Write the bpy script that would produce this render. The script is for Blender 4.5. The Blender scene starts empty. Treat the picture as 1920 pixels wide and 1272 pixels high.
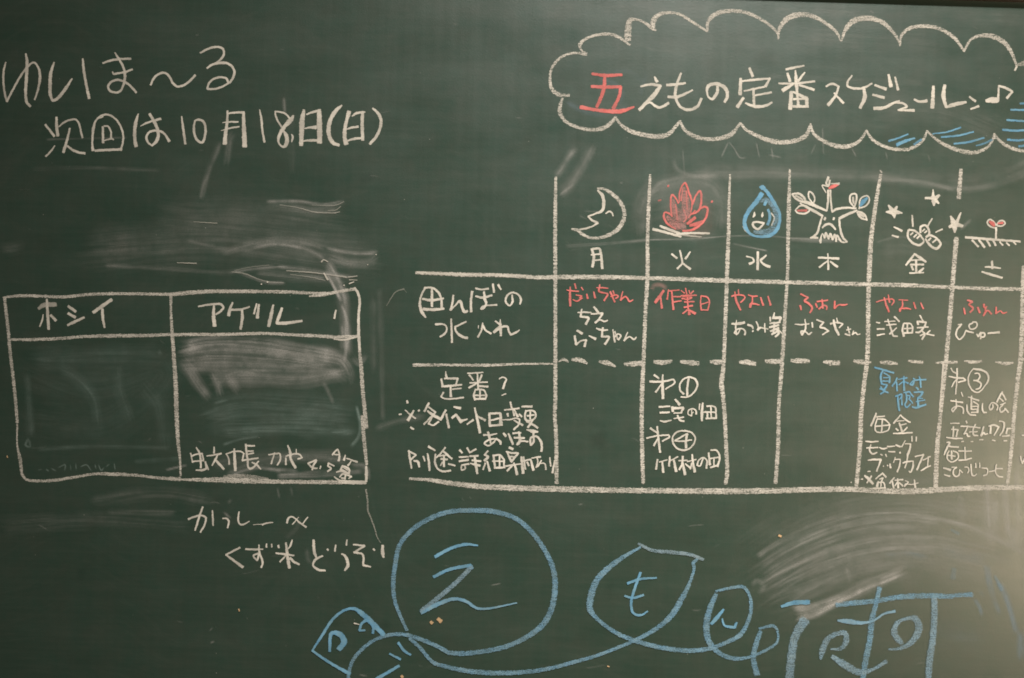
import bpy, math, re, random
import numpy as np

# ------------------------------------------------------------------ camera, world, lamps, exposure
sc = bpy.context.scene
S = 0.0009                      # metres on the board per unit of the drawing sheet
TH = math.radians(1.7)         # the photographer held the camera slightly tilted
CX, CY = 960.0, 636.0
DIST = 2.4


def sheet(px, py):
    """drawing sheet units -> (x, z) on the level board"""
    u = (np.asarray(px, float) - CX) * S
    v = -(np.asarray(py, float) - CY) * S
    return u * math.cos(TH) - v * math.sin(TH), u * math.sin(TH) + v * math.cos(TH)


cam_d = bpy.data.cameras.new("camera")
cam = bpy.data.objects.new("camera", cam_d)
sc.collection.objects.link(cam)
cam_d.sensor_width = 36.0
cam_d.lens = 36.0 * DIST / (1920 * S)
cam_d.clip_start, cam_d.clip_end = 0.05, 60
cam.location = (0, -DIST, 0)
cam.rotation_mode = 'XYZ'
from mathutils import Matrix
cam.rotation_euler = (Matrix.Rotation(TH, 3, 'Y').inverted() @ Matrix.Rotation(math.radians(90), 3, 'X')).to_euler()
sc.camera = cam

w = bpy.data.worlds.new("World")
sc.world = w
w.use_nodes = True
w.node_tree.nodes["Background"].inputs[0].default_value = (1.0, 0.90, 0.78, 1)
w.node_tree.nodes["Background"].inputs[1].default_value = 0.065

from mathutils import Vector


def area(name, loc, target, sx, sy, power, col, spread=180):
    d = bpy.data.lights.new(name, 'AREA')
    d.shape = 'RECTANGLE'
    d.size, d.size_y = sx, sy
    d.energy = power
    d.color = col
    d.spread = math.radians(spread)
    o = bpy.data.objects.new(name, d)
    sc.collection.objects.link(o)
    o.location = loc
    o.rotation_euler = (Vector(target) - Vector(loc)).to_track_quat('-Z', 'Y').to_euler()
    return o


area("ceiling_lamp", (0.70, -2.5, 2.25), (0.34, 0, -0.14), 0.5, 0.25, 24, (1.0, 0.96, 0.905), 60)
area("window_light", (2.20, -2.70, -0.47), (0.85, 0, -0.2), 0.42, 0.60, 16.5, (1.0, 0.79, 0.54), 100)

sc.view_settings.view_transform = 'Standard'
sc.view_settings.look = 'None'
sc.view_settings.exposure = 0.0
sc.view_settings.gamma = 1.0
sc.cycles.transparent_max_bounces = 96
sc.cycles.max_bounces = 6
try:
    sc.cycles.pixel_filter_type = 'BLACKMAN_HARRIS'
    sc.cycles.filter_width = 1.7
except Exception:
    pass

rng = random.Random(7)
nrg = np.random.default_rng(7)


# ------------------------------------------------------------------ node helper
class NT:
    def __init__(self, name):
        self.m = bpy.data.materials.new(name)
        self.m.use_nodes = True
        self.t = self.m.node_tree
        self.t.nodes.clear()
        self.out = self.t.nodes.new('ShaderNodeOutputMaterial')

    def n(self, kind, ins=None, **props):
        nd = self.t.nodes.new(kind)
        for k, v in props.items():
            setattr(nd, k, v)
        for k, v in (ins or {}).items():
            s = nd.inputs[k]
            if isinstance(v, bpy.types.NodeSocket):
                self.t.links.new(v, s)
            else:
                s.default_value = v
        return nd

    def math(self, op, a, b=0.0, c=0.0, clamp=False):
        nd = self.n('ShaderNodeMath', {0: a, 1: b, 2: c}, operation=op)
        nd.use_clamp = clamp
        return nd.outputs[0]

    def pos(self):
        return self.n('ShaderNodeNewGeometry').outputs['Position']

    def noise(self, vec, scale, detail=3.0, rough=0.55, sc3=(1, 1, 1), off=(0, 0, 0)):
        mp = self.n('ShaderNodeMapping', {'Vector': vec, 'Scale': sc3, 'Location': off})
        return self.n('ShaderNodeTexNoise', {'Vector': mp.outputs[0], 'Scale': scale, 'Detail': detail, 'Roughness': rough}).outputs['Fac']

    def ramp(self, f, a, b, lo=0.0, hi=1.0):
        return self.n('ShaderNodeMapRange', {'Value': f, 'From Min': a, 'From Max': b, 'To Min': lo, 'To Max': hi}).outputs[0]

    def mix(self, f, a, b):
        nd = self.n('ShaderNodeMix', data_type='RGBA')
        for k, v in ((0, f), (6, a), (7, b)):
            if isinstance(v, bpy.types.NodeSocket):
                self.t.links.new(v, nd.inputs[k])
            else:
                nd.inputs[k].default_value = v
        return nd.outputs[2]

    def done(self, shader):
        self.t.links.new(shader, self.out.inputs['Surface'])
        return self.m


def c4(r, g, b):
    return (r, g, b, 1.0)


def board_material():
    t = NT("green_board_paint")
    p = t.pos()
    sep = t.n('ShaderNodeSeparateXYZ', {0: p})
    # film of old chalk dust wiped about the board
    big = t.noise(p, 1.7, 4, 0.6, off=(3, 0, 1))
    wipe = t.noise(p, 5.0, 5, 0.62, sc3=(1.0, 1, 2.6), off=(0.4, 0, 5))
    hor = t.noise(p, 16.0, 5, 0.7, sc3=(0.30, 1, 9.0))
    ver = t.noise(p, 15.0, 4, 0.65, sc3=(5.0, 1, 0.22))
    warp = t.n('ShaderNodeVectorMath', {0: p, 1: t.n('ShaderNodeTexNoise', {'Vector': p, 'Scale': 1.6}).outputs['Color']}, operation='ADD').outputs[0]
    arc = t.noise(warp, 13.0, 5, 0.7, sc3=(0.5, 1, 5.0), off=(7, 0, 2))
    fine = t.noise(p, 900.0, 2, 0.6, sc3=(0.45, 1, 1.6))
    mott = t.noise(p, 330.0, 3, 0.7)
    mott2 = t.noise(p, 75.0, 3, 0.6)
    d = t.math('MULTIPLY', t.ramp(big, 0.30, 0.72), 0.45)
    d = t.math('ADD', d, t.math('MULTIPLY', t.ramp(wipe, 0.35, 0.75), 0.5))
    d = t.math('ADD', d, t.math('MULTIPLY', t.ramp(hor, 0.40, 0.75), 0.40))
    d = t.math('ADD', d, t.math('MULTIPLY', t.ramp(ver, 0.45, 0.75), 0.10))
    d = t.math('ADD', d, t.math('MULTIPLY', t.ramp(arc, 0.50, 0.78), 0.42))
    d = t.math('ADD', d, t.math('MULTIPLY', t.ramp(mott2, 0.35, 0.7), 0.12))
    d = t.math('MULTIPLY', d, t.math('ADD', t.math('MULTIPLY', fine, 0.6), t.math('MULTIPLY', mott, 0.9)))
    # the eraser never reaches the strip right under the top rail
    strip = t.ramp(sep.outputs['Z'], ZTOP - 0.016, ZTOP - 0.010, 1.0, 0.05)
    d = t.math('MULTIPLY', d, strip)
    d = t.math('MULTIPLY', d, 0.030, clamp=True)
    hue = t.ramp(t.noise(p, 26.0, 3, 0.6), 0.3, 0.7)
    paint = t.mix(hue, c4(0.0160, 0.0430, 0.0290), c4(0.0245, 0.0420, 0.0290))
    paint = t.mix(t.ramp(t.math('ADD', t.math('MULTIPLY', mott, 0.5), t.math('MULTIPLY', fine, 0.5)), 0.35, 0.65, 0, 0.6), paint, c4(0.016, 0.030, 0.022))
    col = t.mix(d, paint, c4(0.62, 0.56, 0.48))
    # scattered dust specks
    v = t.n('ShaderNodeTexVoronoi', {'Vector': p, 'Scale': 48.0, 'Randomness': 1.0})
    clus = t.ramp(t.noise(p, 4.0, 4, 0.7, off=(9, 0, 4)), 0.48, 0.66)
    speck = t.math('MULTIPLY', t.ramp(v.outputs['Distance'], 0.020, 0.050, 1, 0), clus)
    keep = t.math('GREATER_THAN', t.n('ShaderNodeSeparateColor', {0: v.outputs['Color']}).outputs[0], 0.72)
    speck = t.math('MULTIPLY', t.math('MULTIPLY', speck, keep), 0.38)
    col = t.mix(speck, col, c4(0.6, 0.56, 0.5))
    # dark rubbed spots
    dk = t.ramp(t.noise(p, 9.0, 3, 0.5, off=(2, 0, 8)), 0.66, 0.78, 0, 0.5)
    col = t.mix(dk, col, c4(0.013, 0.024, 0.017))
    rough = t.ramp(t.math('ADD', t.math('MULTIPLY', ver, 0.3), t.math('MULTIPLY', wipe, 0.7)), 0.35, 0.7, 0.29, 0.39)
    bump = t.n('ShaderNodeBump', {'Height': t.math('ADD', t.math('MULTIPLY', fine, 0.6), mott), 'Strength': 0.22, 'Distance': 0.0006})
    b = t.n('ShaderNodeBsdfPrincipled', {'Base Color': col, 'Roughness': rough, 'Normal': bump.outputs[0]})
    b.inputs['Specular IOR Level'].default_value = 0.5
    return t.done(b.outputs[0])


def chalk_material(name, col, col2, solid=0.0):
    t = NT(name)
    p = t.pos()
    cov = t.n('ShaderNodeAttribute', attribute_name='cover').outputs['Fac']
    gr = t.n('ShaderNodeAttribute', attribute_name='grain').outputs['Fac']
    op = t.n('ShaderNodeAttribute', attribute_name='press').outputs['Fac']
    wash = t.n('ShaderNodeAttribute', attribute_name='wash').outputs['Fac']
    tooth = t.noise(p, 560.0, 2, 0.75, sc3=(0.75, 1, 1.25))
    lines = t.noise(p, 520.0, 2, 0.6, sc3=(0.12, 1, 1.7), off=(4, 0, 4))
    patch = t.noise(p, 85.0, 3, 0.6)
    n = t.math('ADD', t.math('MULTIPLY', tooth, 0.62), t.math('MULTIPLY', lines, 0.38))
    # amount of chalk that sticks: pressure against the tooth of the board
    amp = t.math('MULTIPLY_ADD', gr, 3.3, 1.5)
    a = t.math('MULTIPLY', t.math('SUBTRACT', n, t.ramp(gr, 0, 1, 0.5, 0.512)), amp)
    a = t.math('ADD', a, t.math('MULTIPLY', t.math('SUBTRACT', patch, 0.5), t.math('MULTIPLY_ADD', gr, -0.15, 1.05)))
    base = t.math('MULTIPLY_ADD', cov, t.ramp(gr, 0, 1, 1.66, 1.36), -0.58)
    a = t.math('ADD', a, base)
    a = t.math('MULTIPLY', a, 1.0, clamp=True)
    a = t.math('MULTIPLY', a, t.math('MULTIPLY_ADD', n, t.math('MULTIPLY', gr, 0.0), 1.0))
    a = t.math('MULTIPLY', a, op, clamp=True)
    c = t.mix(t.ramp(patch, 0.35, 0.65), col, col2)
    c = t.mix(t.math('MULTIPLY', gr, 0.22), c, c4(0.36, 0.345, 0.31))
    grey = c4(0.34, 0.36, 0.34)
    c = t.mix(wash, c, grey)
    c = t.mix(t.ramp(tooth, 0.35, 0.7, 0.0, 0.22), c, c4(0.45 * col[0], 0.45 * col[1], 0.45 * col[2]))
    d = t.n('ShaderNodeBsdfDiffuse', {'Color': c, 'Roughness': 0.9})
    tr = t.n('ShaderNodeBsdfTransparent')
    mx = t.n('ShaderNodeMixShader', {0: a, 1: tr.outputs[0], 2: d.outputs[0]})
    return t.done(mx.outputs[0])


def dust_material(name, col):
    t = NT(name)
    p = t.pos()
    cov = t.n('ShaderNodeAttribute', attribute_name='cover').outputs['Fac']
    tooth = t.noise(p, 560.0, 2, 0.7, sc3=(0.6, 1, 1.3))
    a = t.math('MULTIPLY', cov, t.ramp(tooth, 0.3, 0.7, 0.62, 1.32), clamp=True)
    d = t.n('ShaderNodeBsdfDiffuse', {'Color': col, 'Roughness': 0.9})
    tr = t.n('ShaderNodeBsdfTransparent')
    mx = t.n('ShaderNodeMixShader', {0: a, 1: tr.outputs[0], 2: d.outputs[0]})
    return t.done(mx.outputs[0])


def wood_material():
    t = NT("dark_brown_wood")
    p = t.pos()
    g = t.noise(p, 40.0, 4, 0.6, sc3=(0.25, 3, 3))
    col = t.mix(g, c4(0.030, 0.012, 0.006), c4(0.085, 0.036, 0.016))
    b = t.n('ShaderNodeBsdfPrincipled', {'Base Color': col, 'Roughness': 0.5})
    return t.done(b.outputs[0])


# ------------------------------------------------------------------ the board itself
XL, _ = sheet(-420, 636)
XR, _ = sheet(2480, 636)
XL, XR = float(XL), float(XR)
ZTOP = float(sheet(1760, 0)[1])
ZBOT = float(sheet(960, 1338)[1])

board = bpy.data.objects.new("chalkboard", None)
sc.collection.objects.link(board)
board.location = (0, 0, ZBOT)
board["label"] = "dark green chalkboard covered in white, red and blue Japanese chalk writing and drawings"
board["category"] = "chalkboard"


def link(name, me, parent, label=None, kind=None):
    o = bpy.data.objects.new(name, me)
    sc.collection.objects.link(o)
    o.parent = parent
    if parent is board:
        o.location = (0, 0, -ZBOT)
    if label:
        o["label"] = label
    if kind:
        o["kind"] = kind
    return o


def box(name, x0, x1, y0, y1, z0, z1, mat, parent, bevel=0.002, label=None):
    import bmesh
    bm = bmesh.new()
    bmesh.ops.create_cube(bm, size=1.0)
    for v in bm.verts:
        v.co = (x0 + (v.co.x + 0.5) * (x1 - x0), y0 + (v.co.y + 0.5) * (y1 - y0), z0 + (v.co.z + 0.5) * (z1 - z0))
    if bevel:
        bmesh.ops.bevel(bm, geom=bm.edges[:], offset=bevel, segments=2, affect='EDGES')
    me = bpy.data.meshes.new(name)
    bm.to_mesh(me)
    bm.free()
    me.materials.append(mat)
    return link(name, me, parent, label)


wood = wood_material()
box("writing_surface", XL, XR, 0.0, 0.012, ZBOT, ZTOP + 0.004, board_material(), board, 0, "dark green writing surface with old chalk dust")
box("top_rail", XL - 0.03, XR + 0.03, -0.018, 0.016, ZTOP, ZTOP + 0.034, wood, board, 0.002, "dark brown wooden rail along the top edge")
box("side_rail", XL - 0.03, XL, -0.014, 0.016, ZBOT, ZTOP - 0.0005, wood, board)
box("side_rail", XR, XR + 0.03, -0.014, 0.016, ZBOT, ZTOP - 0.0005, wood, board)
box("chalk_tray", XL - 0.03, XR + 0.03, -0.07, 0.016, ZBOT - 0.03, ZBOT - 0.0005, wood, board)

# ------------------------------------------------------------------ chalk strokes
MAT = {
    'w': chalk_material("white_chalk", c4(0.725, 0.685, 0.605), c4(0.60, 0.565, 0.505)),
    'r': chalk_material("red_chalk", c4(0.74, 0.20, 0.18), c4(0.57, 0.20, 0.185)),
    'b': chalk_material("blue_chalk", c4(0.155, 0.38, 0.56), c4(0.185, 0.35, 0.44)),
    't': chalk_material("bare_tan_substrate", c4(0.66, 0.45, 0.25), c4(0.60, 0.42, 0.24)),
}
Z0 = 0.00018
counter = [0]


def catmull(P, step):
    """P: (n,3) x, y, width -> dense points"""
    n = len(P)
    if n == 2:
        L = max(2, int(math.hypot(*(P[1] - P[0])[:2]) / step) + 1)
        t = np.linspace(0, 1, L)[:, None]
        return P[0] * (1 - t) + P[1] * t
    out = []
    Q = np.vstack([2 * P[0] - P[1], P, 2 * P[-1] - P[-2]])
    for i in range(1, n):
        p0, p1, p2, p3 = Q[i - 1], Q[i], Q[i + 1], Q[i + 2]
        # centripetal knots keep the curve from overshooting
        d = [max(math.hypot(*(b - a)[:2]), 1e-3) ** 0.5 for a, b in ((p0, p1), (p1, p2), (p2, p3))]
        t0, t1 = 0.0, d[0]
        t2 = t1 + d[1]
        t3 = t2 + d[2]
        L = max(2, int(math.hypot(*(p2 - p1)[:2]) / step) + 1)
        t = np.linspace(t1, t2, L, endpoint=(i == n - 1))[:, None]
        A1 = (t1 - t) / (t1 - t0) * p0 + (t - t0) / (t1 - t0) * p1
        A2 = (t2 - t) / (t2 - t1) * p1 + (t - t1) / (t2 - t1) * p2
        A3 = (t3 - t) / (t3 - t2) * p2 + (t - t2) / (t3 - t2) * p3
        B1 = (t2 - t) / (t2 - t0) * A1 + (t - t0) / (t2 - t0) * A2
        B2 = (t3 - t) / (t3 - t1) * A2 + (t - t1) / (t3 - t1) * A3
        out.append((t2 - t) / (t2 - t1) * B1 + (t - t1) / (t2 - t1) * B2)
    return np.vstack(out)


ACROSS = np.array([-1.0, -0.70, -0.25, 0.25, 0.70, 1.0])
COVER = np.array([0.0, 0.92, 1.0, 1.0, 0.92, 0.0])


def ribbon(buf, P, grain, press, wash):
    D = catmull(P, 1.6)
    keep = np.ones(len(D), bool)
    keep[1:] = np.hypot(*np.diff(D[:, :2], axis=0).T) > 1e-3
    D = D[keep]
    if len(D) < 2:
        D = np.vstack([D, D + [[0.8, 0.4, 0]]])
    T = np.gradient(D[:, :2], axis=0)
    T /= np.maximum(np.hypot(T[:, 0], T[:, 1]), 1e-6)[:, None]
    wd = np.maximum(D[:, 2], 0.9)
    # run the ends out a little so that they close roundly
    e0, e1 = wd[0] * 0.28 + 0.35, wd[-1] * 0.28 + 0.35
    X = np.vstack([D[0, :2] - T[0] * e0, D[0, :2] - T[0] * e0 * 0.55, D[:, :2], D[-1, :2] + T[-1] * e1 * 0.55, D[-1, :2] + T[-1] * e1])
    T = np.vstack([T[0], T[0], T, T[-1], T[-1]])
    W = np.concatenate([[wd[0] * 0.62, wd[0] * 0.9], wd, [wd[-1] * 0.9, wd[-1] * 0.62]])
    env = np.concatenate([[0.0, 0.8], np.ones(len(wd)), [0.8, 0.0]])
    n = len(X)
    k = np.arange(n)
    ph = nrg.uniform(0, 6.28, 4)
    W = W * (1 + 0.06 * np.sin(k * 0.55 + ph[0]) + 0.05 * np.sin(k * 1.37 + ph[1])) + (1.5 if grain > 0.5 else 0.95 * min(1.0, 0.35 + wd.mean() / 9.0))
    N = np.stack([-T[:, 1], T[:, 0]], 1)
    press = press * nrg.uniform(0.86, 1.0)
    X = X + N * (0.16 * np.sin(k * 0.8 + ph[2]) + 0.12 * np.sin(k * 1.9 + ph[3]))[:, None]
    pts = X[:, None, :] + N[:, None, :] * (ACROSS[None, :, None] * W[:, None, None] * 0.5)
    x, z = sheet(pts[..., 0], pts[..., 1])
    counter[0] += 1
    y = -(Z0 + counter[0] * 1.6e-6 + (k * 2e-8)[:, None] + 0.00006 * COVER[None, :] * np.minimum(W, 8)[:, None] / 8)
    m = len(ACROSS)
    base = sum(len(a) for a in buf['co'])
    buf['co'].append(np.stack([x, np.broadcast_to(y, x.shape), z], -1).reshape(-1, 3))
    idx = (np.arange(n - 1)[:, None] * m + np.arange(m - 1)[None, :]).ravel() + base
    buf['f'].append(np.stack([idx, idx + m, idx + m + 1, idx + 1], 1))
    buf['cover'].append((env[:, None] * COVER[None, :]).ravel())
    sz = n * m
    buf['grain'].append(np.full(sz, grain))
    # the hand bears down unevenly: strokes start firm, lighten and pick up again
    pv = 0.86 + 0.09 * np.sin(k * 0.13 + ph[1]) + 0.05 * np.sin(k * 0.41 + ph[0]) - 0.10 * (k / n) * nrg.uniform(0, 1)
    buf['press'].append(np.repeat(np.clip(press * pv * 1.06, 0, 1), m))
    buf['wash'].append(np.full(sz, wash))


def mesh_from(name, buf, mat):
    co = np.vstack(buf['co']).astype(np.float32)
    f = np.vstack(buf['f']).astype(np.int32)
    me = bpy.data.meshes.new(name)
    me.vertices.add(len(co))
    me.vertices.foreach_set('co', co.ravel())
    me.loops.add(f.size)
    me.loops.foreach_set('vertex_index', f.ravel())
    me.polygons.add(len(f))
    me.polygons.foreach_set('loop_start', np.arange(0, f.size, 4, dtype=np.int32))
    me.polygons.foreach_set('loop_total', np.full(len(f), 4, np.int32))
    me.update(calc_edges=True)
    for k in ('cover', 'grain', 'press', 'wash'):
        if k in buf:
            a = me.attributes.new(k, 'FLOAT', 'POINT')
            a.data.foreach_set('value', np.concatenate(buf[k]).astype(np.float32))
    me.materials.append(mat)
    return me


def new_buf():
    return {k: [] for k in ('co', 'f', 'cover', 'grain', 'press', 'wash')}


COLOUR_WORD = {'w': 'white', 'r': 'red', 'b': 'blue', 't': 'tan'}


def build_chalk(text):
    tx = ty = 0.0
    ts = 1.0
    part = None
    cur = None

    def flush():
        nonlocal cur
        if cur and cur['buf']['co']:
            me = mesh_from(cur['name'], cur['buf'], MAT[cur['col']])
            lab = None
            if cur['char'] != '-':
                lab = COLOUR_WORD[cur['col']] + " chalk " + cur['name'].replace('_', ' ') + " " + cur['char']
            link(cur['name'], me, part, lab)
        cur = None

    for ln in text.strip().splitlines():
        ln = ln.strip()
        if not ln:
            continue
        if ln[0] == '@':
            tx, ty, ts = map(float, ln[1:].split())
        elif ln[0] == '#':
            flush()
            nm, lab = [q.strip() for q in ln[1:].split('|')]
            part = link(nm, None, board, lab)
        elif ln[0] == '=':
            flush()
            q = ln[1:].split()
            cur = {'name': q[0], 'char': q[1], 'col': q[2], 'buf': new_buf()}
        else:
            q = ln.split()
            h = ''
            while ',' not in q[0]:
                h += q.pop(0)
            mt = re.match(r'([\d.]+)(g?)(?:o(\d))?(?:c(\d))?', h)
            w0 = float(mt.group(1)) / ts
            g = 1.0 if mt.group(2) else 0.22
            pr = int(mt.group(3)) / 10 if mt.group(3) else 1.0
            wash = (10 - int(mt.group(4))) / 10 * 1.6 if mt.group(4) else 0.0
            seg = []
            for tok in q:
                corner = tok.endswith('!')
                v = [float(a) for a in tok.rstrip('!').split(',')]
                pt = [tx + v[0] / ts, ty + v[1] / ts, v[2] / ts if len(v) > 2 else w0]
                seg.append(pt)
                if corner:
                    if len(seg) > 1:
                        ribbon(cur['buf'], np.array(seg), g, pr, wash)
                    seg = [pt]
            if len(seg) > 1:
                ribbon(cur['buf'], np.array(seg), g, pr, wash)
    flush()


# ------------------------------------------------------------------ wiped chalk: eraser and hand swipes
def vnoise(u, v, seed):
    """2-D value noise on arrays"""
    iu, iv = np.floor(u).astype(np.int64), np.floor(v).astype(np.int64)
    fu, fv = u - iu, v - iv
    fu, fv = fu * fu * (3 - 2 * fu), fv * fv * (3 - 2 * fv)

    def h(a, b):
        x = (a * 374761393 + b * 668265263 + seed * 2147483647) & 0xffffffff
        x = ((x ^ (x >> 13)) * 1274126177) & 0xffffffff
        return ((x ^ (x >> 16)) & 0xffff) / 65535.0
    return (h(iu, iv) * (1 - fu) + h(iu + 1, iv) * fu) * (1 - fv) + (h(iu, iv + 1) * (1 - fu) + h(iu + 1, iv + 1) * fu) * fv


DUST = {
    'w': dust_material("white_chalk_dust", c4(0.50, 0.485, 0.455)),
    'g': dust_material("greenish_chalk_dust", c4(0.33, 0.42, 0.38)),
    'b': dust_material("bluish_chalk_dust", c4(0.27, 0.35, 0.40)),
    'r': dust_material("reddish_chalk_dust", c4(0.55, 0.33, 0.30)),
}
smudge_no = [0]


def smudge(label, col, swipes, step=2.0):
    """swipes that touch make one smudge; the ones that stand apart are smudges of their own"""
    if max(q[1] for q in swipes) <= 5.5:
        return smudge_one(label, col, swipes, step, "chalk_specks" if "crumbs" in label else "erased_lettering", "stuff")
    n = len(swipes)
    root = list(range(n))
    den = [catmull(np.array([[a, b, 1.0] for a, b in q[0]], float), 4.0)[:, :2] for q in swipes]
    for i in range(n):
        for j in range(i):
            d = np.hypot(*(den[i][:, None, :] - den[j][None, :, :]).transpose(2, 0, 1)).min()
            if d < (swipes[i][1] + swipes[j][1]) * 0.55 + 3:
                a, b = root[i], root[j]
                root = [a if q == b else q for q in root]
    for g in sorted(set(root), key=root.index):
        smudge_one(label, col, [q for q, k in zip(swipes, root) if k == g], step)


def smudge_one(label, col, swipes, step=2.0, name="chalk_smudge", kind=None):
    """swipes: (points, width, strength, streak 0..1)"""
    pts = np.vstack([np.array(s[0], float) for s in swipes])
    mw = max(s[1] for s in swipes) * 0.75 + 4
    x0, y0 = pts.min(0) - mw
    x1, y1 = pts.max(0) + mw
    x1, y1, x0, y0 = min(x1, 2040), min(y1, 1325), max(x0, -120), max(y0, 2)
    gx = np.arange(x0, x1, step)
    gy = np.arange(y0, y1, step)
    GX, GY = np.meshgrid(gx, gy)
    A = np.zeros(GX.shape)
    for si, (P, wd, st, sk) in enumerate(swipes):
        P = np.array([[a, b, 1.0] for a, b in P], float)
        D = catmull(P, max(2.5, wd * 0.12))[:, :2]
        T = np.gradient(D, axis=0)
        T /= np.maximum(np.hypot(T[:, 0], T[:, 1]), 1e-6)[:, None]
        L = np.concatenate([[0], np.cumsum(np.hypot(*np.diff(D, axis=0).T))])
        ix = (gx > D[:, 0].min() - wd) & (gx < D[:, 0].max() + wd)
        iy = (gy > D[:, 1].min() - wd) & (gy < D[:, 1].max() + wd)
        if not ix.any() or not iy.any():
            continue
        sx, sy = GX[np.ix_(iy, ix)], GY[np.ix_(iy, ix)]
        best = np.full(sx.shape, 1e9)
        bi = np.zeros(sx.shape, int)
        for i, (a, b) in enumerate(D):
            dd = (sx - a) ** 2 + (sy - b) ** 2
            m = dd < best
            best[m] = dd[m]
            bi[m] = i
        dx, dy = sx - D[bi, 0], sy - D[bi, 1]
        u = -dx * T[bi, 1] + dy * T[bi, 0]
        al = dx * T[bi, 0] + dy * T[bi, 1]
        s = L[bi] + al
        tot = L[-1]
        sd = 11 + si * 17 + smudge_no[0] * 131
        hw = wd / 2 * (0.82 + 0.36 * vnoise(s / 38, u * 0 + si, sd))
        q = np.abs(u) / hw
        prof = np.clip(1.25 - q, 0, 1) ** 1.2
        # ragged ends: each streak stops somewhere else
        jit = vnoise(u / 3.0, s * 0, sd + 3) * wd * 0.5
        end = np.clip((s + wd * 0.30 - jit) / (wd * 0.45 + 4), 0, 1) * np.clip((tot + wd * 0.30 - s - jit) / (wd * 0.6 + 4), 0, 1)
        f = vnoise(u / 1.9, s / 70, sd + 5) * 0.6 + vnoise(u / 5.0, s / 130, sd + 7) * 0.4
        cl = vnoise(sx / 26, sy / 26, sd + 9) * 0.6 + vnoise(sx / 9, sy / 9, sd + 10) * 0.4
        val = 0.95 * st * prof * end * ((1 - sk) + sk * np.clip((f - 0.30) * 2.7, 0, 2.0)) * (0.30 + 1.4 * cl)
        sub = A[np.ix_(iy, ix)]
        A[np.ix_(iy, ix)] = 1 - (1 - sub) * (1 - np.clip(val, 0, 0.9))
    smudge_no[0] += 1
    keepv = A > 0.006
    kq = keepv[:-1, :-1] | keepv[1:, :-1] | keepv[:-1, 1:] | keepv[1:, 1:]
    W = GX.shape[1]
    r, c = np.nonzero(kq)
    i0 = r * W + c
    quad = np.stack([i0, i0 + W, i0 + W + 1, i0 + 1], 1)
    used, inv = np.unique(quad.ravel(), return_inverse=True)
    x, z = sheet(GX.ravel()[used], GY.ravel()[used])
    yy = np.full(len(x), -(0.00003 + smudge_no[0] * 0.000004))
    me = mesh_from(name, {'co': [np.stack([x, yy, z], 1)], 'f': [inv.reshape(-1, 4)], 'cover': [A.ravel()[used]]}, DUST[col])
    return link(name, me, board, label, kind)



smudge("broad pale eraser smear filling the upper part of the right hand cell of the box", 'w', [
    ([(338, 655), (380, 645), (440, 643), (520, 650), (600, 664), (640, 672)], 30, .36, .7),
    ([(338, 668), (420, 664), (520, 670), (620, 685)], 44, .28, .6),
    ([(345, 688), (430, 690), (520, 692), (630, 690)], 30, .20, .5),
    ([(395, 710), (470, 710), (560, 714), (650, 700)], 30, .22, .4),
    ([(340, 676), (358, 700), (375, 725), (393, 748)], 22, .24, .5),
    ([(398, 700), (408, 722), (414, 742)], 15, .20, .4),
    ([(425, 702), (438, 722), (448, 738)], 18, .20, .4),
    ([(595, 660), (640, 676), (655, 700), (657, 716)], 26, .28, .5),
    ([(612, 700), (630, 700), (652, 712)], 20, .22, .5),
    ([(606, 716), (616, 735), (625, 757)], 9, .22, .4),
    ([(660, 668), (672, 682), (688, 664)], 12, .16, .6),
    ([(350, 646), (372, 652)], 6, .30, .5),
    ([(422, 706), (445, 698), (478, 700)], 5, .22, .6)])
smudge("faint greenish wiped patch in the middle of the right hand cell of the box", 'g', [
    ([(380, 778), (450, 760), (560, 764), (668, 772)], 60, .10, .7),
    ([(390, 795), (500, 792), (660, 795)], 46, .10, .8),
    ([(420, 812), (520, 806), (665, 812)], 20, .12, .8),
    ([(668, 760), (676, 800), (672, 820), (658, 838)], 6, .28, .5),
    ([(418, 834), (450, 824), (484, 819)], 5, .34, .5),
    ([(400, 757), (428, 750)], 4, .2, .5),
    ([(618, 811), (650, 810)], 3, .3, .5)])
smudge("pale wiped band behind the note about the mosquito net", 'w', [
    ([(428, 892), (470, 874), (540, 860), (600, 860), (655, 866)], 22, .13, .6),
    ([(400, 872), (470, 858), (560, 852), (640, 852)], 24, .08, .6),
    ([(432, 890), (480, 878), (530, 884)], 6, .30, .5),
    ([(520, 893), (580, 890), (620, 888), (680, 884)], 12, .34, .7),
    ([(500, 878), (560, 884)], 8, .20, .6),
    ([(655, 873), (684, 876), (690, 900)], 12, .22, .6),
    ([(310, 882), (352, 872)], 5, .28, .5)])
smudge("grey downward smear crossing the upper right corner of the box", 'w', [
    ([(613, 490), (628, 520), (640, 550), (646, 590), (648, 640), (649, 668)], 22, .30, .4),
    ([(610, 508), (622, 530), (640, 566)], 7, .5, .3),
    ([(641, 572), (650, 600), (651, 640), (645, 680)], 7, .40, .3),
    ([(641, 610), (643, 640)], 5, .3, .3),
    ([(618, 500), (630, 514), (640, 535)], 6, .2, .4)])
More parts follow.
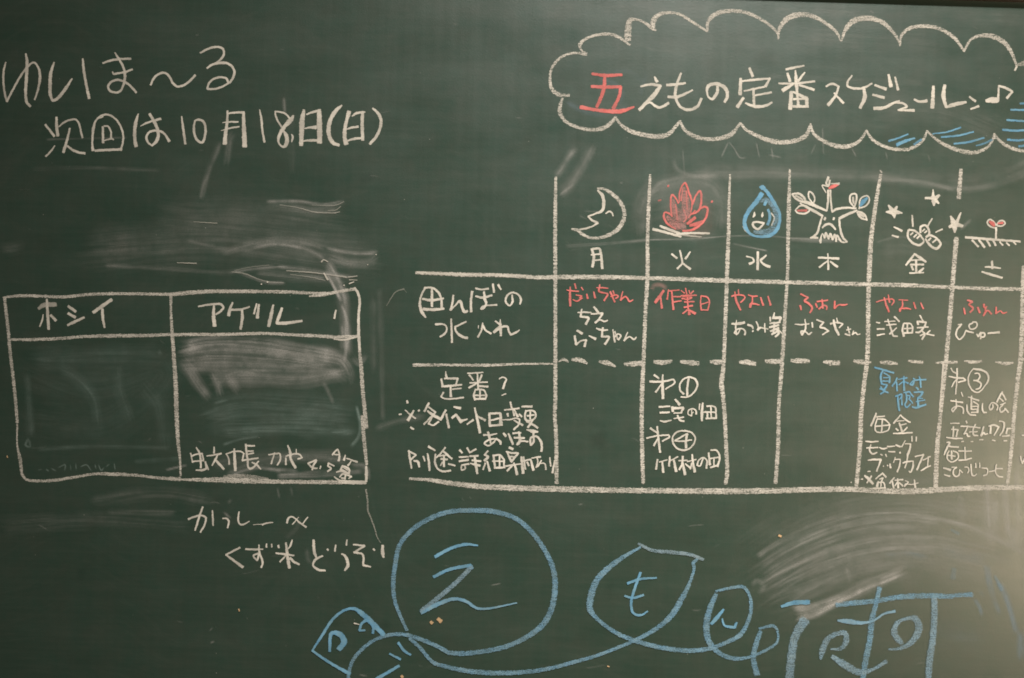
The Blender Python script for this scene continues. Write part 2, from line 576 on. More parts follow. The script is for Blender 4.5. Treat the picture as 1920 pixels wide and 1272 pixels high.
smudge("long curved eraser streaks above the box", 'w', [
    ([(415, 475), (460, 462), (505, 452), (560, 452), (610, 466)], 14, .26, .55),
    ([(460, 470), (510, 458), (570, 466), (608, 484)], 10, .26, .6),
    ([(612, 466), (650, 473), (680, 475), (708, 474)], 12, .26, .6),
    ([(620, 482), (650, 492), (690, 492), (708, 480)], 18, .18, .5),
    ([(350, 450), (378, 458), (406, 461)], 7, .20, .5),
    ([(195, 498), (300, 503), (430, 511), (460, 506), (520, 500)], 10, .13, .6),
    ([(440, 508), (470, 520), (500, 530), (534, 531)], 8, .22, .5),
    ([(430, 512), (480, 504), (540, 500)], 4, .22, .5),
    ([(520, 500), (570, 505), (660, 520)], 9, .22, .6),
    ([(560, 514), (610, 524)], 7, .16, .6),
    ([(500, 378), (560, 378), (610, 384), (646, 378)], 9, .20, .8),
    ([(540, 388), (590, 396), (640, 392)], 14, .13, .8),
    ([(160, 470), (400, 455), (600, 480), (705, 490)], 90, .085, .6),
    ([(300, 400), (460, 420), (640, 440)], 90, .06, .7),
    ([(0, 470), (50, 462)], 30, .06, .7),
    ([(640, 395), (560, 392), (500, 384)], 22, .10, .9),
    ([(480, 512), (560, 520), (650, 526)], 18, .16, .8),
    ([(330, 400), (500, 400), (640, 420)], 60, .04, .7)])
smudge("faint wiped marks below the date line", 'w', [
    ([(378, 373), (382, 350), (392, 315), (405, 285), (412, 268)], 15, .14, .6),
    ([(376, 374), (380, 352), (386, 335)], 5, .26, .4),
    ([(438, 250), (432, 262), (428, 290), (424, 310)], 14, .12, .6),
    ([(532, 182), (534, 215)], 8, .18, .5),
    ([(545, 210), (548, 330)], 14, .05, .5),
    ([(60, 317), (160, 315), (300, 320)], 9, .06, .8),
    ([(85, 262), (240, 258)], 4, .12, .6)])
smudge("faint grey wipe marks in the left hand cell of the box", 'g', [
    ([(50, 700), (54, 760), (58, 820)], 16, .16, .6),
    ([(55, 820), (48, 835), (56, 838), (54, 822)], 4, .25, .4),
    ([(60, 672), (180, 668), (300, 668)], 46, .07, .6),
    ([(110, 690), (150, 715), (175, 745), (185, 800)], 26, .09, .6),
    ([(220, 690), (225, 740), (245, 790)], 22, .08, .6),
    ([(70, 842), (180, 838), (320, 840)], 9, .11, .6),
    ([(270, 720), (300, 760), (310, 840)], 34, .07, .6),
    ([(296, 656), (302, 668)], 8, .25, .5),
    ([(250, 866), (340, 860)], 8, .12, .6),
    ([(50, 690), (180, 730), (300, 700), (200, 790), (60, 780)], 90, .04, .5)])
smudge("old half erased letters along the bottom of the left hand cell", 'g', [
    ([(70, 882), (80, 880)], 2.4, .4, .3), ([(86, 880), (92, 884)], 2.4, .4, .3), ([(95, 878), (106, 884)], 2.4, .4, .3),
    ([(108, 878), (122, 872), (121, 884)], 2.4, .4, .3), ([(132, 870), (133, 884)], 2.2, .35, .3), ([(142, 868), (143, 882)], 2.2, .35, .3),
    ([(150, 876), (162, 872), (172, 884)], 2.4, .4, .3), ([(178, 870), (180, 880)], 2.2, .4, .3), ([(184, 870), (190, 882), (196, 876)], 2.2, .4, .3),
    ([(198, 876), (206, 870)], 2.2, .4, .3), ([(214, 868), (216, 882)], 2.2, .4, .3)], 1.2)
smudge("wide faint wipe streaks below the box", 'w', [
    ([(170, 940), (300, 925), (400, 940)], 26, .075, .8),
    ([(0, 985), (180, 975), (360, 985)], 34, .055, .8),
    ([(200, 960), (330, 962)], 12, .09, .8),
    ([(520, 915), (524, 935)], 5, .14, .5), ([(545, 912), (548, 932)], 5, .12, .5),
    ([(427, 945), (434, 936)], 5, .35, .6), ([(420, 962), (432, 972)], 9, .2, .9),
    ([(535, 1010), (556, 990), (562, 965)], 10, .10, .6)])
smudge("faint vertical wipe between the box and the schedule", 'w', [
    ([(712, 540), (714, 620), (716, 700), (718, 790)], 12, .06, .4),
    ([(700, 560), (700, 700)], 16, .05, .4),
    ([(704, 805), (740, 792), (800, 780)], 14, .09, .6),
    ([(575, 1030), (580, 1052), (586, 1056)], 12, .10, .5)])
smudge("two slanted grey hand wipes under the corner of the cloud", 'w', [
    ([(1050, 366), (1066, 350), (1080, 330), (1096, 304), (1112, 272)], 20, .17, .35),
    ([(1040, 334), (1056, 312), (1068, 292), (1082, 276)], 15, .20, .4),
    ([(1049, 368), (1060, 358), (1078, 345)], 6, .2, .5)])
smudge("pale wiped halo round the red flames", 'w', [
    ([(1204, 440), (1203, 400), (1216, 365), (1240, 348), (1290, 338), (1335, 348), (1354, 380), (1352, 430)], 34, .12, .4),
    ([(1216, 370), (1240, 344), (1256, 342)], 12, .18, .5),
    ([(1216, 385), (1290, 372), (1350, 395)], 70, .11, .3),
    ([(1220, 440), (1290, 446), (1350, 440)], 20, .09, .5)])
smudge("long soft eraser arc across the tops of the schedule columns", 'w', [
    ([(1262, 296), (1268, 316), (1290, 328), (1350, 330)], 10, .12, .5),
    ([(1270, 332), (1400, 328), (1520, 329), (1600, 332), (1680, 336), (1740, 346), (1790, 354), (1850, 350), (1900, 335), (1990, 290)], 15, .11, .35),
    ([(1300, 322), (1450, 322), (1600, 326), (1720, 334), (1840, 336), (1960, 290)], 34, .07, .45),
    ([(1640, 338), (1720, 340), (1790, 356)], 6, .15, .5)])
smudge("thin horizontal guide line wiped through the drawings", 'w', [
    ([(1060, 462), (1150, 456), (1220, 450)], 6, .14, .7), ([(1215, 450), (1300, 448), (1372, 443), (1440, 443), (1490, 447), (1560, 449)], 3.0, .26, .7),
    ([(1480, 449), (1530, 451), (1590, 452)], 8, .26, .4),
    ([(1372, 457), (1400, 463), (1440, 471)], 3.0, .26, .5),
    ([(1095, 396), (1130, 398)], 4, .16, .5), ([(1085, 404), (1102, 412)], 3, .2, .5),
    ([(1642, 456), (1680, 446), (1780, 456)], 5, .15, .6),
    ([(1650, 470), (1700, 466), (1760, 480)], 34, .06, .5),
    ([(1800, 432), (1812, 420), (1822, 412)], 7, .2, .6)], 1.4)
smudge("nearly erased old letters under the cloud", 'w', [
    ([(1352, 296), (1366, 266)], 2.6, .30, .3), ([(1366, 266), (1376, 278), (1388, 296), (1400, 296)], 2.6, .30, .3),
    ([(1418, 268), (1424, 296)], 2.6, .26, .3), ([(1440, 290), (1466, 296)], 3, .22, .3), ([(1446, 276), (1450, 300)], 2.6, .22, .3),
    ([(1280, 280), (1284, 330)], 2.4, .12, .3), ([(1542, 240), (1544, 290)], 2.6, .26, .3), ([(1520, 290), (1530, 270)], 2.4, .12, .3),
    ([(1596, 276), (1606, 296)], 2.6, .2, .3), ([(1660, 284), (1664, 300)], 2.6, .2, .3), ([(1740, 290), (1744, 304)], 3, .12, .3),
    ([(1192, 82), (1230, 96)], 2, .12, .3), ([(1045, 90), (1058, 100)], 2, .10, .3)], 1.4)
smudge("brownish horizontal wipe streaks behind the top of the cloud", 'w', [
    ([(1440, 20), (1600, 24), (1760, 30), (1930, 36)], 34, .060, .8),
    ([(1500, 62), (1620, 66), (1760, 74)], 60, .060, .9),
    ([(1010, 20), (1200, 14), (1400, 12)], 40, .040, .8),
    ([(1630, 20), (1640, 26)], 4, .25, .4),
    ([(1440, 145), (1600, 150), (1730, 157)], 12, .060, .7),
    ([(1640, 210), (1760, 205), (1880, 250)], 70, .05, .6),
    ([(1240, 90), (1330, 95), (1440, 92)], 50, .035, .8)])
smudge("bluish rubbing round the red heading character", 'b', [
    ([(1120, 150), (1150, 158), (1165, 175), (1160, 200)], 14, .14, .5),
    ([(1060, 190), (1090, 206), (1130, 214), (1180, 200)], 14, .12, .5),
    ([(1125, 140), (1180, 135), (1210, 160)], 12, .07, .5),
    ([(1200, 180), (1212, 135)], 10, .08, .5)])
smudge("reddish dab at the top of the second schedule column", 'r', [
    ([(1222, 545), (1226, 536), (1240, 535), (1252, 542)], 9, .32, .3),
    ([(1218, 541), (1226, 541)], 3, .4, .3)], 1.4)
smudge("great sweeping eraser arcs over the blue shapes", 'w', [
    ([(1420, 1044), (1450, 1024), (1500, 1000), (1562, 976), (1644, 962), (1725, 965), (1806, 984), (1880, 1016), (1930, 1050)], 14, .16, .85),
    ([(1426, 1062), (1470, 1034), (1530, 1004), (1600, 982), (1680, 972), (1760, 978)], 15, .20, .8),
    ([(1428, 1080), (1470, 1052), (1540, 1018), (1640, 992), (1750, 990)], 14, .19, .85),
    ([(1424, 1098), (1470, 1070), (1540, 1040), (1640, 1012), (1760, 1008)], 20, .17, .85),
    ([(1424, 1116), (1480, 1084), (1560, 1052), (1660, 1032), (1760, 1032)], 20, .14, .85),
    ([(1410, 1100), (1420, 1090), (1432, 1100), (1420, 1112)], 12, .2, .5),
    ([(1480, 1130), (1540, 1096), (1620, 1062), (1720, 1048)], 30, .10, .8),
    ([(1430, 1090), (1500, 1045), (1600, 1005), (1720, 995), (1860, 1020), (1980, 1060)], 170, .09, .8),
    ([(1450, 1110), (1560, 1070), (1700, 1040), (1850, 1060)], 90, .09, .6),
    ([(1500, 985), (1600, 950), (1740, 945), (1860, 970)], 30, .05, .8),
    ([(1588, 1062), (1596, 1095)], 12, .14, .5)])
smudge("bright smeared patch pulled across the blue bar", 'w', [
    ([(1488, 1150), (1530, 1140), (1580, 1122), (1630, 1098), (1700, 1070)], 26, .42, .6),
    ([(1492, 1160), (1530, 1152), (1570, 1130), (1594, 1116)], 14, .32, .6),
    ([(1648, 1096), (1668, 1088), (1688, 1078)], 7, .35, .5),
    ([(1486, 1142), (1520, 1138)], 14, .2, .6)])
smudge("blue and grey wiped streaks at the lower right edge", 'b', [
    ([(1826, 1122), (1836, 1138), (1842, 1156)], 9, .30, .6),
    ([(1850, 1060), (1856, 1095), (1866, 1130), (1876, 1152)], 12, .28, .6),
    ([(1870, 1090), (1886, 1120), (1896, 1150), (1906, 1190)], 13, .30, .6),
    ([(1836, 1108), (1846, 1120)], 8, .25, .6),
    ([(1912, 1180), (1916, 1240)], 16, .35, .5),
    ([(1768, 1030), (1800, 1042), (1850, 1050)], 20, .10, .6),
    ([(1660, 1042), (1700, 1038), (1740, 1046)], 14, .12, .6),
    ([(1740, 1180), (1850, 1200)], 60, .05, .6)])
smudge("vertical dust runs and painted pale glare at the right edge below the schedule", 'w', [  # pale dust colour also brightens the board here, standing in for window glare
    ([(1850, 905), (1854, 960), (1858, 1030)], 18, .20, .5),
    ([(1880, 900), (1886, 950), (1890, 1010)], 16, .18, .5),
    ([(1800, 925), (1804, 965), (1802, 990)], 16, .13, .5),
    ([(1906, 880), (1908, 960), (1912, 1040)], 18, .18, .5),
    ([(1830, 940), (1905, 945)], 90, .12, .4),
    ([(1866, 935), (1868, 1010)], 14, .2, .5), ([(1898, 985), (1900, 1030)], 26, .2, .4),
    ([(1906, 900), (1914, 860), (1918, 800)], 18, .13, .5),
    ([(1640, 905), (1760, 900), (1890, 890)], 14, .06, .6)])
smudge("loose chalk crumbs on the dark green near the left column", 'w', [
    ([(392, 1184), (400, 1176)], 3, .3, .4), ([(394, 1206), (402, 1202)], 5, .3, .9), ([(404, 1174), (406, 1178)], 2, .4, .3),
    ([(462, 1158), (465, 1161)], 3, .35, .3), ([(535, 1210), (538, 1212)], 2.5, .3, .3), ([(603, 948), (605, 951)], 3, .4, .3),
    ([(671, 930), (674, 933)], 3, .4, .3), ([(594, 1120), (600, 1121)], 3, .2, .3), ([(186, 125), (192, 127)], 5, .16, .3),
    ([(96, 305), (99, 307)], 3, .5, .3), ([(55, 429), (57, 432)], 2.5, .45, .3), ([(920, 1098), (940, 1094)], 2.5, .25, .3),
    ([(880, 932), (884, 936)], 3, .2, .3), ([(1095, 945), (1082, 947)], 4, .2, .3), ([(1290, 988), (1296, 986), (1320, 984)], 2, .2, .3),
    ([(1246, 1068), (1250, 1069)], 2.5, .3, .3), ([(672, 1265), (690, 1268)], 4, .3, .4), ([(1082, 1141), (1084, 1143)], 3, .4, .3),
    ([(1848, 562), (1852, 564)], 3, .2, .3), ([(1768, 465), (1772, 466)], 3, .4, .3), ([(1162, 344), (1168, 342)], 3, .4, .3),
    ([(1390, 770), (1395, 774)], 4, .1, .3)], 1.2)

smudge("pinkish dust rubbed around the red flames", 'r', [
    ([(1250, 420), (1262, 390), (1290, 372), (1320, 390), (1326, 425), (1290, 436)], 26, .10, .5),
    ([(1244, 432), (1300, 440), (1330, 434)], 14, .10, .5)])

scratch_rng = random.Random(21)
marks = []
for _ in range(75):
    a0, b0 = scratch_rng.uniform(10, 1910), scratch_rng.uniform(20, 1260)
    an = scratch_rng.choice([0.05, 0.0, 0.1, -0.4, 0.6]) + scratch_rng.uniform(-0.25, 0.25)
    ln = scratch_rng.uniform(4, 50) * scratch_rng.random()
    marks.append(([(a0, b0), (a0 + ln * 0.5 * math.cos(an), b0 + ln * 0.5 * math.sin(an) + scratch_rng.uniform(-2, 2)), (a0 + ln * math.cos(an), b0 + ln * math.sin(an))], scratch_rng.uniform(1.6, 2.8), scratch_rng.uniform(0.05, 0.18), 0.5))
for q in range(0, 75, 15):
    marks_part = sorted(marks, key=lambda t: t[0][0][0])[q:q + 15]
    smudge("fine scratches and crumbs of chalk", 'w', marks_part, 1.6)
CHALK_A = """
@ 0 70 5.3
# handwriting | white chalk heading reading ゆいま〜る at the top left
= character ゆ w
22 58,250,14 38,330 34,440 48,560 68,640,22! 130,520 200,395 270,300 335,252,20 380,300 398,390,30 378,520 345,622,16
30 256,165,16 268,230 262,420,34 255,560 268,650 302,688,26
= character い w
34 538,250,16 505,360 498,480,38 500,570 522,632,26! 560,618 600,580 660,500 716,412,12
28 823,215,18 832,320 855,460 886,608,32
= character ま w
24 1022,258,20 1110,230 1200,218 1290,215 1300,215
22 1118,345,14 1130,365 1180,358 1250,345 1315,320
24 1142,155,14 1190,230 1230,310 1242,390,30 1225,480 1190,540 1140,550 1090,530 1075,490 1100,450 1160,425 1230,440 1290,480 1355,550,24
@ 240 70 5.3
= wave_dash 〜 w
24 225,475,20 260,405 310,365 365,355 410,390 445,455 490,490 560,475 620,430 668,378,26
= character る w
24 718,157,18 800,115 870,98 935,110 955,155 935,205 880,255,18! 835,275 785,308,20
26 835,275,16 900,258,30 985,260 1040,300 1058,350 1040,410 1010,455,20
22 1000,458,24 975,410 900,400 830,430 795,480 790,515! 860,515 930,495 1000,458,16
# handwriting | white chalk second line reading 次回は10月18日(日) under the top left heading
@ 0 70 5.3
= character 次 w
24 450,870 495,925 540,985,28
32 562,795,22 563,880 575,980,34
20 545,1080,12 500,1140 455,1185,20
20 585,890,14 640,845 700,822 755,820 785,860 805,940 820,1000,22
26 695,905,18 670,1010 630,1145,32
26 670,1080,18 720,1120 780,1145 845,1155,26
= character 回 w
22 1025,790,12 960,820,16 930,900,30 920,1000 918,1080 925,1125,34
20 965,805,10 1020,775 1080,772 1150,815 1200,890 1225,980 1220,1050 1200,1125,24
26 945,1128 1050,1122 1210,1115,26
24 1022,890 1025,1050,26
18 1035,885 1070,885 1100,930 1105,1000,22
18 1030,1030,12 1110,1010 1130,1020,14
@ 240 70 5.3
= character は w
36 103,762,10 80,840 68,920 68,1010 80,1085,40
20 125,885,6 170,860 230,838 325,812,30
34 215,762,28 260,840 295,920 300,990 275,1045 235,1080,16
24 240,1080,14 195,1040 185,985 220,940 290,930 350,950 390,1000 410,1035,34
= digit 1 w
24 533,788,12 545,880 570,1062,26
= digit 0 w
26 665,830,14 655,900 665,980 700,1035 740,1045 765,980 770,900 750,840 700,820 665,832,14
= character 月 w
40 990,732,18 985,850,28 970,960,40 962,1060,48
22 985,760,14 1060,750 1150,748,26
50 1148,745,30 1150,850,38 1155,960 1160,1085,56
18 940,850,6 1020,842 1095,843,16
18 925,930,6 1010,905 1105,890,16
@ 480 160 7.385
= digit 1 w
30 50,340,12 75,470,34 88,620 118,790,34
= digit 8 w
26 470,470 420,405 350,375 265,365,22! 275,430 310,510 365,590,24
60 520,420,20 490,470,70 400,570,60 330,680,50 310,780,30 360,850,26 405,840 430,760 415,690 385,635,16
36 492,680,10 510,720,34 492,785,16
= character 日 w
80 665,345,40 640,480,80 632,650,74 625,830,62
34 700,405,20 780,375 880,355,36
80 875,345,60 878,500,82 882,650 880,795,80
36 670,600,14 760,585 830,585,60
36 645,775,16 740,765 850,765,40
= bracket ( w
60 1190,280,20 1110,350 1040,460,60 1005,600,66 1020,720 1070,800 1150,832,40
= character 日 w
60 1290,370,70 1255,490,50 1230,620,56 1230,740,64 1250,815,70
38 1330,430,16 1390,390 1470,375,30 1510,372,20
50 1475,370 1470,550,52 1478,760,48
32 1240,615,14 1320,590 1415,575,34
36 1270,770,20 1350,745 1470,732,34
= bracket ) w
44 1615,320,22 1690,390 1730,480,46 1720,590 1660,720 1575,815,38
# list_frame | white chalk two column box with ホシイ and アゲル headings at the left
@ 0 340 4
= frame_line - w
22g 22,872,12 150,860 300,862 480,868 640,852 780,845 1050,845 1290,850
24g 1290,850 1400,842 1560,830 1720,828 1920,828
= frame_line - w
22g 75,1188,16 240,1188 450,1180 640,1165 850,1160,28 1080,1158,26 1290,1150,22 1310,1152,26
22g 1310,1150 1460,1148 1640,1152 1800,1145 1920,1145
= frame_line - w
24g 35,872,22 45,970 62,1120 75,1270 100,1480 118,1660 130,1810,20
= frame_line - w
24g 1282,845,26 1282,960,16 1285,1030,20 1292,1150,24 1300,1270,24
@ 0 620 4
20g 130,700,12 130,860,10 150,960,26 165,1080,20! 200,1118,18 300,1128 420,1122,22 560,1100 720,1075 860,1078,26 1020,1085 1180,1105 1350,1115,34
30g 1292,20,26 1305,200 1320,450,34 1325,640,34 1338,860,26 1350,960,16 1355,1090,12
= frame_line - w
@ 320 820 6
34g -10,472,24 150,478,20 300,478,40 600,482,68 900,492,62 1200,500,50 1500,503,46 1920,508,50
30g o6 600,440,30 800,435,44 950,450,40 1100,470,20
@ 480 780 6
50 940,740,50 1100,748 1235,750,42
= frame_line - w
@ 320 340 4
24g 0,848 120,835 300,825 500,825 700,828 900,832,26 1080,840,18 1250,835,12
22g 1040,862,10 1130,855 1230,835 1320,818 1385,808,24
@ 320 340 4
= frame_line - w
22g 0,1155 200,1150 450,1148 700,1142 900,1152,24 1100,1160,26 1240,1170,26 1400,1160,16
14 1225,1185,10 1300,1190 1400,1165,18
= frame_line - w
20 1380,800,16 1405,840 1418,900 1410,1000 1410,1130,24 1412,1180,24 1418,1270
@ 480 480 4
28g 777,710,22 790,850,30 800,1000,30 815,1150,30 828,1290,30
@ 480 780 6
40g 1195,0,36 1210,200,44 1230,400,40 1245,550,30
36 1240,570,24 1242,640 1240,740,30
# handwriting | white chalk heading ホシイ in the left column of the box
@ 0 340 4
= character ホ w
38 o6 290,955,26 330,930 420,925,36
24 352,885,16 358,1000 366,1110,22
14 325,1000,6 315,1050 298,1090,12
22 380,1005 420,1045
= character シ w
22 512,938 568,978
22 512,992 565,1022
24 508,1080,18 560,1055 632,1022,16
= character イ w
30 700,985,26 770,935 838,888,26
22 768,960 772,1030 785,1098,14
# handwriting | white chalk heading アゲル in the right column of the box
@ 320 340 4
= character ア w
18 208,940,12 300,925 380,925 395,950 375,975 340,1000,14
28 325,930,14 322,1010 330,1085,34
= character ゲ w
24 465,910,12 445,960 435,1008,28
18 455,965,18 530,962 592,942,12
24 535,965,18 538,1020 525,1110,20
18 645,920,12 625,995,16
26 662,925,16 650,1025,26
= character ル w
28 770,928,14 755,1000 735,1088,26
26 835,952,18 815,1010 795,1065,24! 860,1065 985,1048,18
# handwriting | white chalk note reading 蚊帳 カヤ 4.5畳 in the box beside the stray letters
@ 320 820 6
= character 蚊 w
18 225,180 248,285,16
18 230,215 300,190 355,185! 372,270,18
18 240,275 365,262
24 288,115,14 325,180,24 338,270 340,345,22
22 285,370,14 350,372,26 405,355! 390,275,22
16 400,300 425,365,18
22 490,110,14 488,180,24
20 405,212,12 490,200 570,185,22
24 530,200,14 500,260 465,320,14
30 495,245,18 545,300 600,360,26
= character 帳 w
16 625,190 650,230 660,305,22
18 620,190,12 720,160 800,165 825,185! 805,260,20
34 715,130,18 720,230 728,375,36
24 845,80 855,180,26 868,270 870,330,22 895,355,26 930,340 990,270,14
20 845,95 945,98
18 870,158 930,155
18 870,190 935,180
20 805,262 900,248 985,235
24 915,285,16 960,305 1015,360,14
= character カ w
20 1100,198,12 1160,190 1225,185 1235,215! 1235,250 1200,315,18
16 1170,175 1150,240 1130,300,20
= character ヤ w
18 1295,235 1297,310,22
30 1318,92,14 1345,170 1350,240 1405,345,34
20 1295,215,14 1360,195 1440,190 1480,230! 1430,245,18
12 1412,135,8 1415,185,14
= digit 4 w
22 1640,255,16 1545,295! 1600,345 1650,350,18
24 1640,262 1610,310 1592,368,18
= dot . w
16 1688,325 1680,355
= digit 5 w
20 1840,325,16 1775,290! 1770,325! 1805,355 1765,385,22
@ 480 780 6
= character 畳 w
24 970,560,14 1040,590 1052,620! 1040,645 950,610! 975,565
16 985,580 1030,610
16 960,600 1030,640
24 905,635,16 960,620 1055,660,16
20 880,685,14 930,720 990,740,20
22 940,690,14 975,655 1010,660! 1000,715,20
16 960,700 995,700
20 1010,660,12 1075,685! 1040,705,12
= character A w
20 860,440,20 890,400 920,378! 940,440 930,505,30
18 885,435 940,440
= character 1 w
26 1005,440,12 990,500,28
= character T w
18 1020,478,14 1140,520,22
24 1070,510,12 1035,560,26
# handwriting | white chalk note reading かっしーへ below the box
@ 320 820 6
= character か w
24 362,785,20 330,870 300,970 275,1048,18
22 200,922,24 270,895 350,880 400,905! 385,980 335,1070,20
24 470,825,14 475,920 478,995,16
= character っ w
22 585,915,14 630,915 655,950 640,1020,18
= character し w
20 770,840,16 760,920 775,975 820,982 885,945,10
= long_vowel_mark ー w
10 930,985,4 1030,978,8
18 1030,985,20 1090,965 1150,960,12
= character へ w
24 1308,965,22 1330,905 1375,898,16 1450,960,20 1525,1012,24
14 1440,900,8 1370,982,14
16 1542,900,14 1485,975,12
# handwriting | white chalk note reading くず米どうぞ beside the blue circle
@ 320 920 4
= character く w
20 520,428,16 415,482,14! 480,530 542,575,24
= character ず w
16 562,440,14 630,442 692,440,10
16 662,408,10 665,460 690,540 680,578,14
14 662,470 620,490 650,525! 662,480
10 720,400 718,425,14
12 758,402 758,425,10
= character 米 w
24 865,392,14 875,480 890,580,26
18 790,470,12 860,478 925,488,12
16 912,370,8 900,410 880,440,6
16 808,412,18 812,430,14
16 862,490,10 820,535,14
20 895,505,18 925,535 965,555,14
= character ど w
24 1072,372,20 1078,460 1095,510,14
20 1140,490,12 1085,520 1068,560,14 1110,595,20 1160,600,14
14 1175,440,16 1182,448,14
16 1238,408,10 1232,455,16
= character う w
18 1322,370,12 1318,410,12
20 1282,475,12 1308,490 1330,560,26 1305,600,12
= character ぞ w
16 1370,405,12 1455,415! 1375,465! 1440,480 1445,560,18! 1500,572,12
14 1520,438,14 1530,448
26 1590,412,20 1590,470,28 1598,502,14
# speech_cloud | scalloped white chalk cloud outline round the schedule title
@ 1010 0 4
= scallop - w
24g 230,718,18 150,710,34 100,670,28 85,590,18 100,510,18 170,430,18 260,400,16 360,408,24
= scallop - w
24g 350,405,20 315,370,12 310,335,30 360,290,20 450,262,20 530,258,22 600,280,22 685,340,14
= scallop - w
24g 690,300,12 672,290,54 672,220,54 685,155,40 740,150,16 800,175,20 850,215,22 880,230,10
= scallop - w
24g 862,225,20 860,160,46 905,110,30 980,97,20 1060,110,20 1150,165,20 1265,238,14
= scallop - w
26g 1265,235,12 1270,165,26 1330,105,36 1430,85,32 1550,95,28 1680,155,22 1760,215,18 1795,262,12 1795,295,8
@ 1440 0 4
= scallop - w
30g 78,290,8 85,220,26 140,145,44 230,112,42 330,122,34 430,175,26 510,240,22 548,310,10
= scallop - w
30g 552,308,8 580,225,30 640,160,46 740,138,44 850,165,36 930,235,26 975,300,16 990,345,8
= scallop - w
26g 990,345,8 1000,270,20 1060,215,28 1160,198,30 1280,215,28 1400,290,26 1470,385,14
= scallop - w
30g 1468,388,16 1520,300,18 1600,268,26 1700,280,40 1790,340,34 1840,430,22 1865,500,14
22 1865,500,14 1850,530,16
= scallop - w
40g o6 1865,488,10 1925,478,46 1990,470,46
= scallop - w
26g 1700,1010,12 1740,1060,20 1820,1110,26 1920,1135,24 2010,1125
16g 1697,1000,8 1697,1040,18
= scallop - w
26g 1192,985,12 1240,1030,18 1320,1085,26 1450,1135,34 1550,1145,30 1640,1110,20 1680,1060,16 1697,1000,10
= scallop - w
24g 738,980,12 775,1040,22 850,1090,24 950,1120,24 1060,1118,28 1140,1075,22 1175,1030,18 1192,980,10
= scallop - w
26g 318,930,14 340,1000,22 400,1050,26 490,1090,36 590,1100,34 670,1070,24 715,1020,20 740,975,10
@ 1010 0 4
= scallop - w
28g 1515,925,14 1550,970,22 1640,1020,30 1750,1060,38 1860,1068,36 1960,1045,34 2010,1010,34 2038,930,10
= scallop - w
26g 1060,910,16 1090,970,24 1160,1020,32 1270,1045,28 1380,1035,36 1450,1005,36 1490,955,20 1515,925,20
= scallop - w
26g 578,880,14 610,930,20 690,985,34 800,1015,36 890,1025,40 970,1010,36 1020,960,26 1060,910,20
= scallop - w
26g 180,735,14 160,800,28 160,850,32 200,910,24 290,955,24 400,975,30 490,960,34 550,915,28 578,880,22
# title_lettering | large red and white chalk title reading 五えもの定番スケジュール with a music note
@ 1010 0 4
= character 五 r
28 400,555,20 500,568 625,562,22
30 o9 495,580,26 490,660 465,740 435,805,26
28 395,650,24 500,655 615,652,24! 605,720,26 560,815,30
30 315,805,34 420,825,26 520,835,34 620,835,36 715,803,14
= character え w
26 868,578,12 888,615,28
22 765,650,14 840,635 915,645,22! 860,720,40 800,775 755,825,26! 830,770,16 880,800,22 910,808 975,775,22
= character も w
24 1068,550,16 1035,640 1025,720 1060,800,20 1120,825,26 1190,800 1220,740,20
22 960,640 1030,635 1100,625,18
26 970,728,22 1040,728,26 1155,678,12
= character の w
26 1340,645,20 1340,690 1300,745,22 1268,720,12 1270,650,28 1330,630,28 1400,665,32 1415,720 1395,768,22
= character 定 w
28 1580,512,20 1605,575,24
30 1515,590,22 1510,710,32
20 1510,612,12 1620,600 1735,590,14! 1700,650,26
16 1540,685,12 1620,668 1705,650,14
34 1610,665,20 1615,790,24
26 1620,718,14 1745,695,18
40 1535,735,22 1490,805,30
22 1550,775,14 1620,800,26 1700,795 1750,770,16
@ 1440 0 4
= character 番 w
20 135,522,20 200,508 270,495,12
24 145,550,18 165,612,26
28 275,545,12 225,610,24
34 205,530,10 212,620,32 218,700,20 228,800,24
22 80,628,14 200,628,18 350,612,16
26 200,625,16 110,680,36
20 235,640,16 345,675,22
38 175,690,30 165,820,34
34 185,690,16 290,740,30! 290,800,28
18 190,745 290,742
22 185,800 300,800
= character ス w
20 435,650,14 480,630 530,650,16! 505,720 450,790,30
26 495,700,12 565,775,22
= character ケ w
18 630,568,10 595,620,18 600,650 700,665,20 780,628,14
34 715,655,20 725,730,34 690,812,24
= character ジ w
22 800,640,16 885,670,26
20 785,712,18 870,735,26
30 903,562,18 922,650,34
26 952,580,14 975,675,22
20 795,815,30 870,810,26 940,775 985,758,12
= character ュ w
18 945,775,10 1005,775,18 1040,800 975,828,14! 1095,830,24
= long_vowel_mark ー w
22 1095,748,14 1140,765 1190,758,26
= character ル w
34 1240,650,24 1232,810,36
34 1325,640,24 1315,720,36 1335,805,22! 1400,785 1485,768,18
= character ン w
24 1510,728,16 1555,762,20
20 1520,820,14 1580,798,20
= music_note ♪ w
44 1635,758,24 1680,752,52 1720,755,40
18 1725,760 1730,645,14! 1790,665,22 1832,690! 1790,738,20
# cloud_shading | short blue chalk strokes shading the lower right of the cloud
= shading_stroke - b
14 905,1060,18 970,1040 1050,1008,12
= shading_stroke - b
26 965,1088,28 1030,1060 1100,1038,12
= shading_stroke - b
18 o7 1095,1085,20 1150,1048,18
= shading_stroke - b
12 1235,1005,10 1340,992 1445,958,14
= shading_stroke - b
16 1298,1030,14 1430,1018 1540,990,12
= shading_stroke - b
18 1395,1080,14 1500,1068 1620,1035,14
= shading_stroke - b
16 o7 1560,1095,10 1620,1078 1680,1050,18
= shading_stroke - b
18 o7 1890,778 1990,775
= shading_stroke - b
16 1820,825 1990,830
= shading_stroke - b
16 1790,902 1990,915
= shading_stroke - b
18 1758,975 1860,982 1990,970
= shading_stroke - b
18 1795,1050 1880,1055 1990,1040
= shading_stroke - b
18 1880,1100 1990,1085
# moon_drawing | white chalk crescent moon with a sleeping face in the 月 column
@ 1020 300 6
= crescent - w
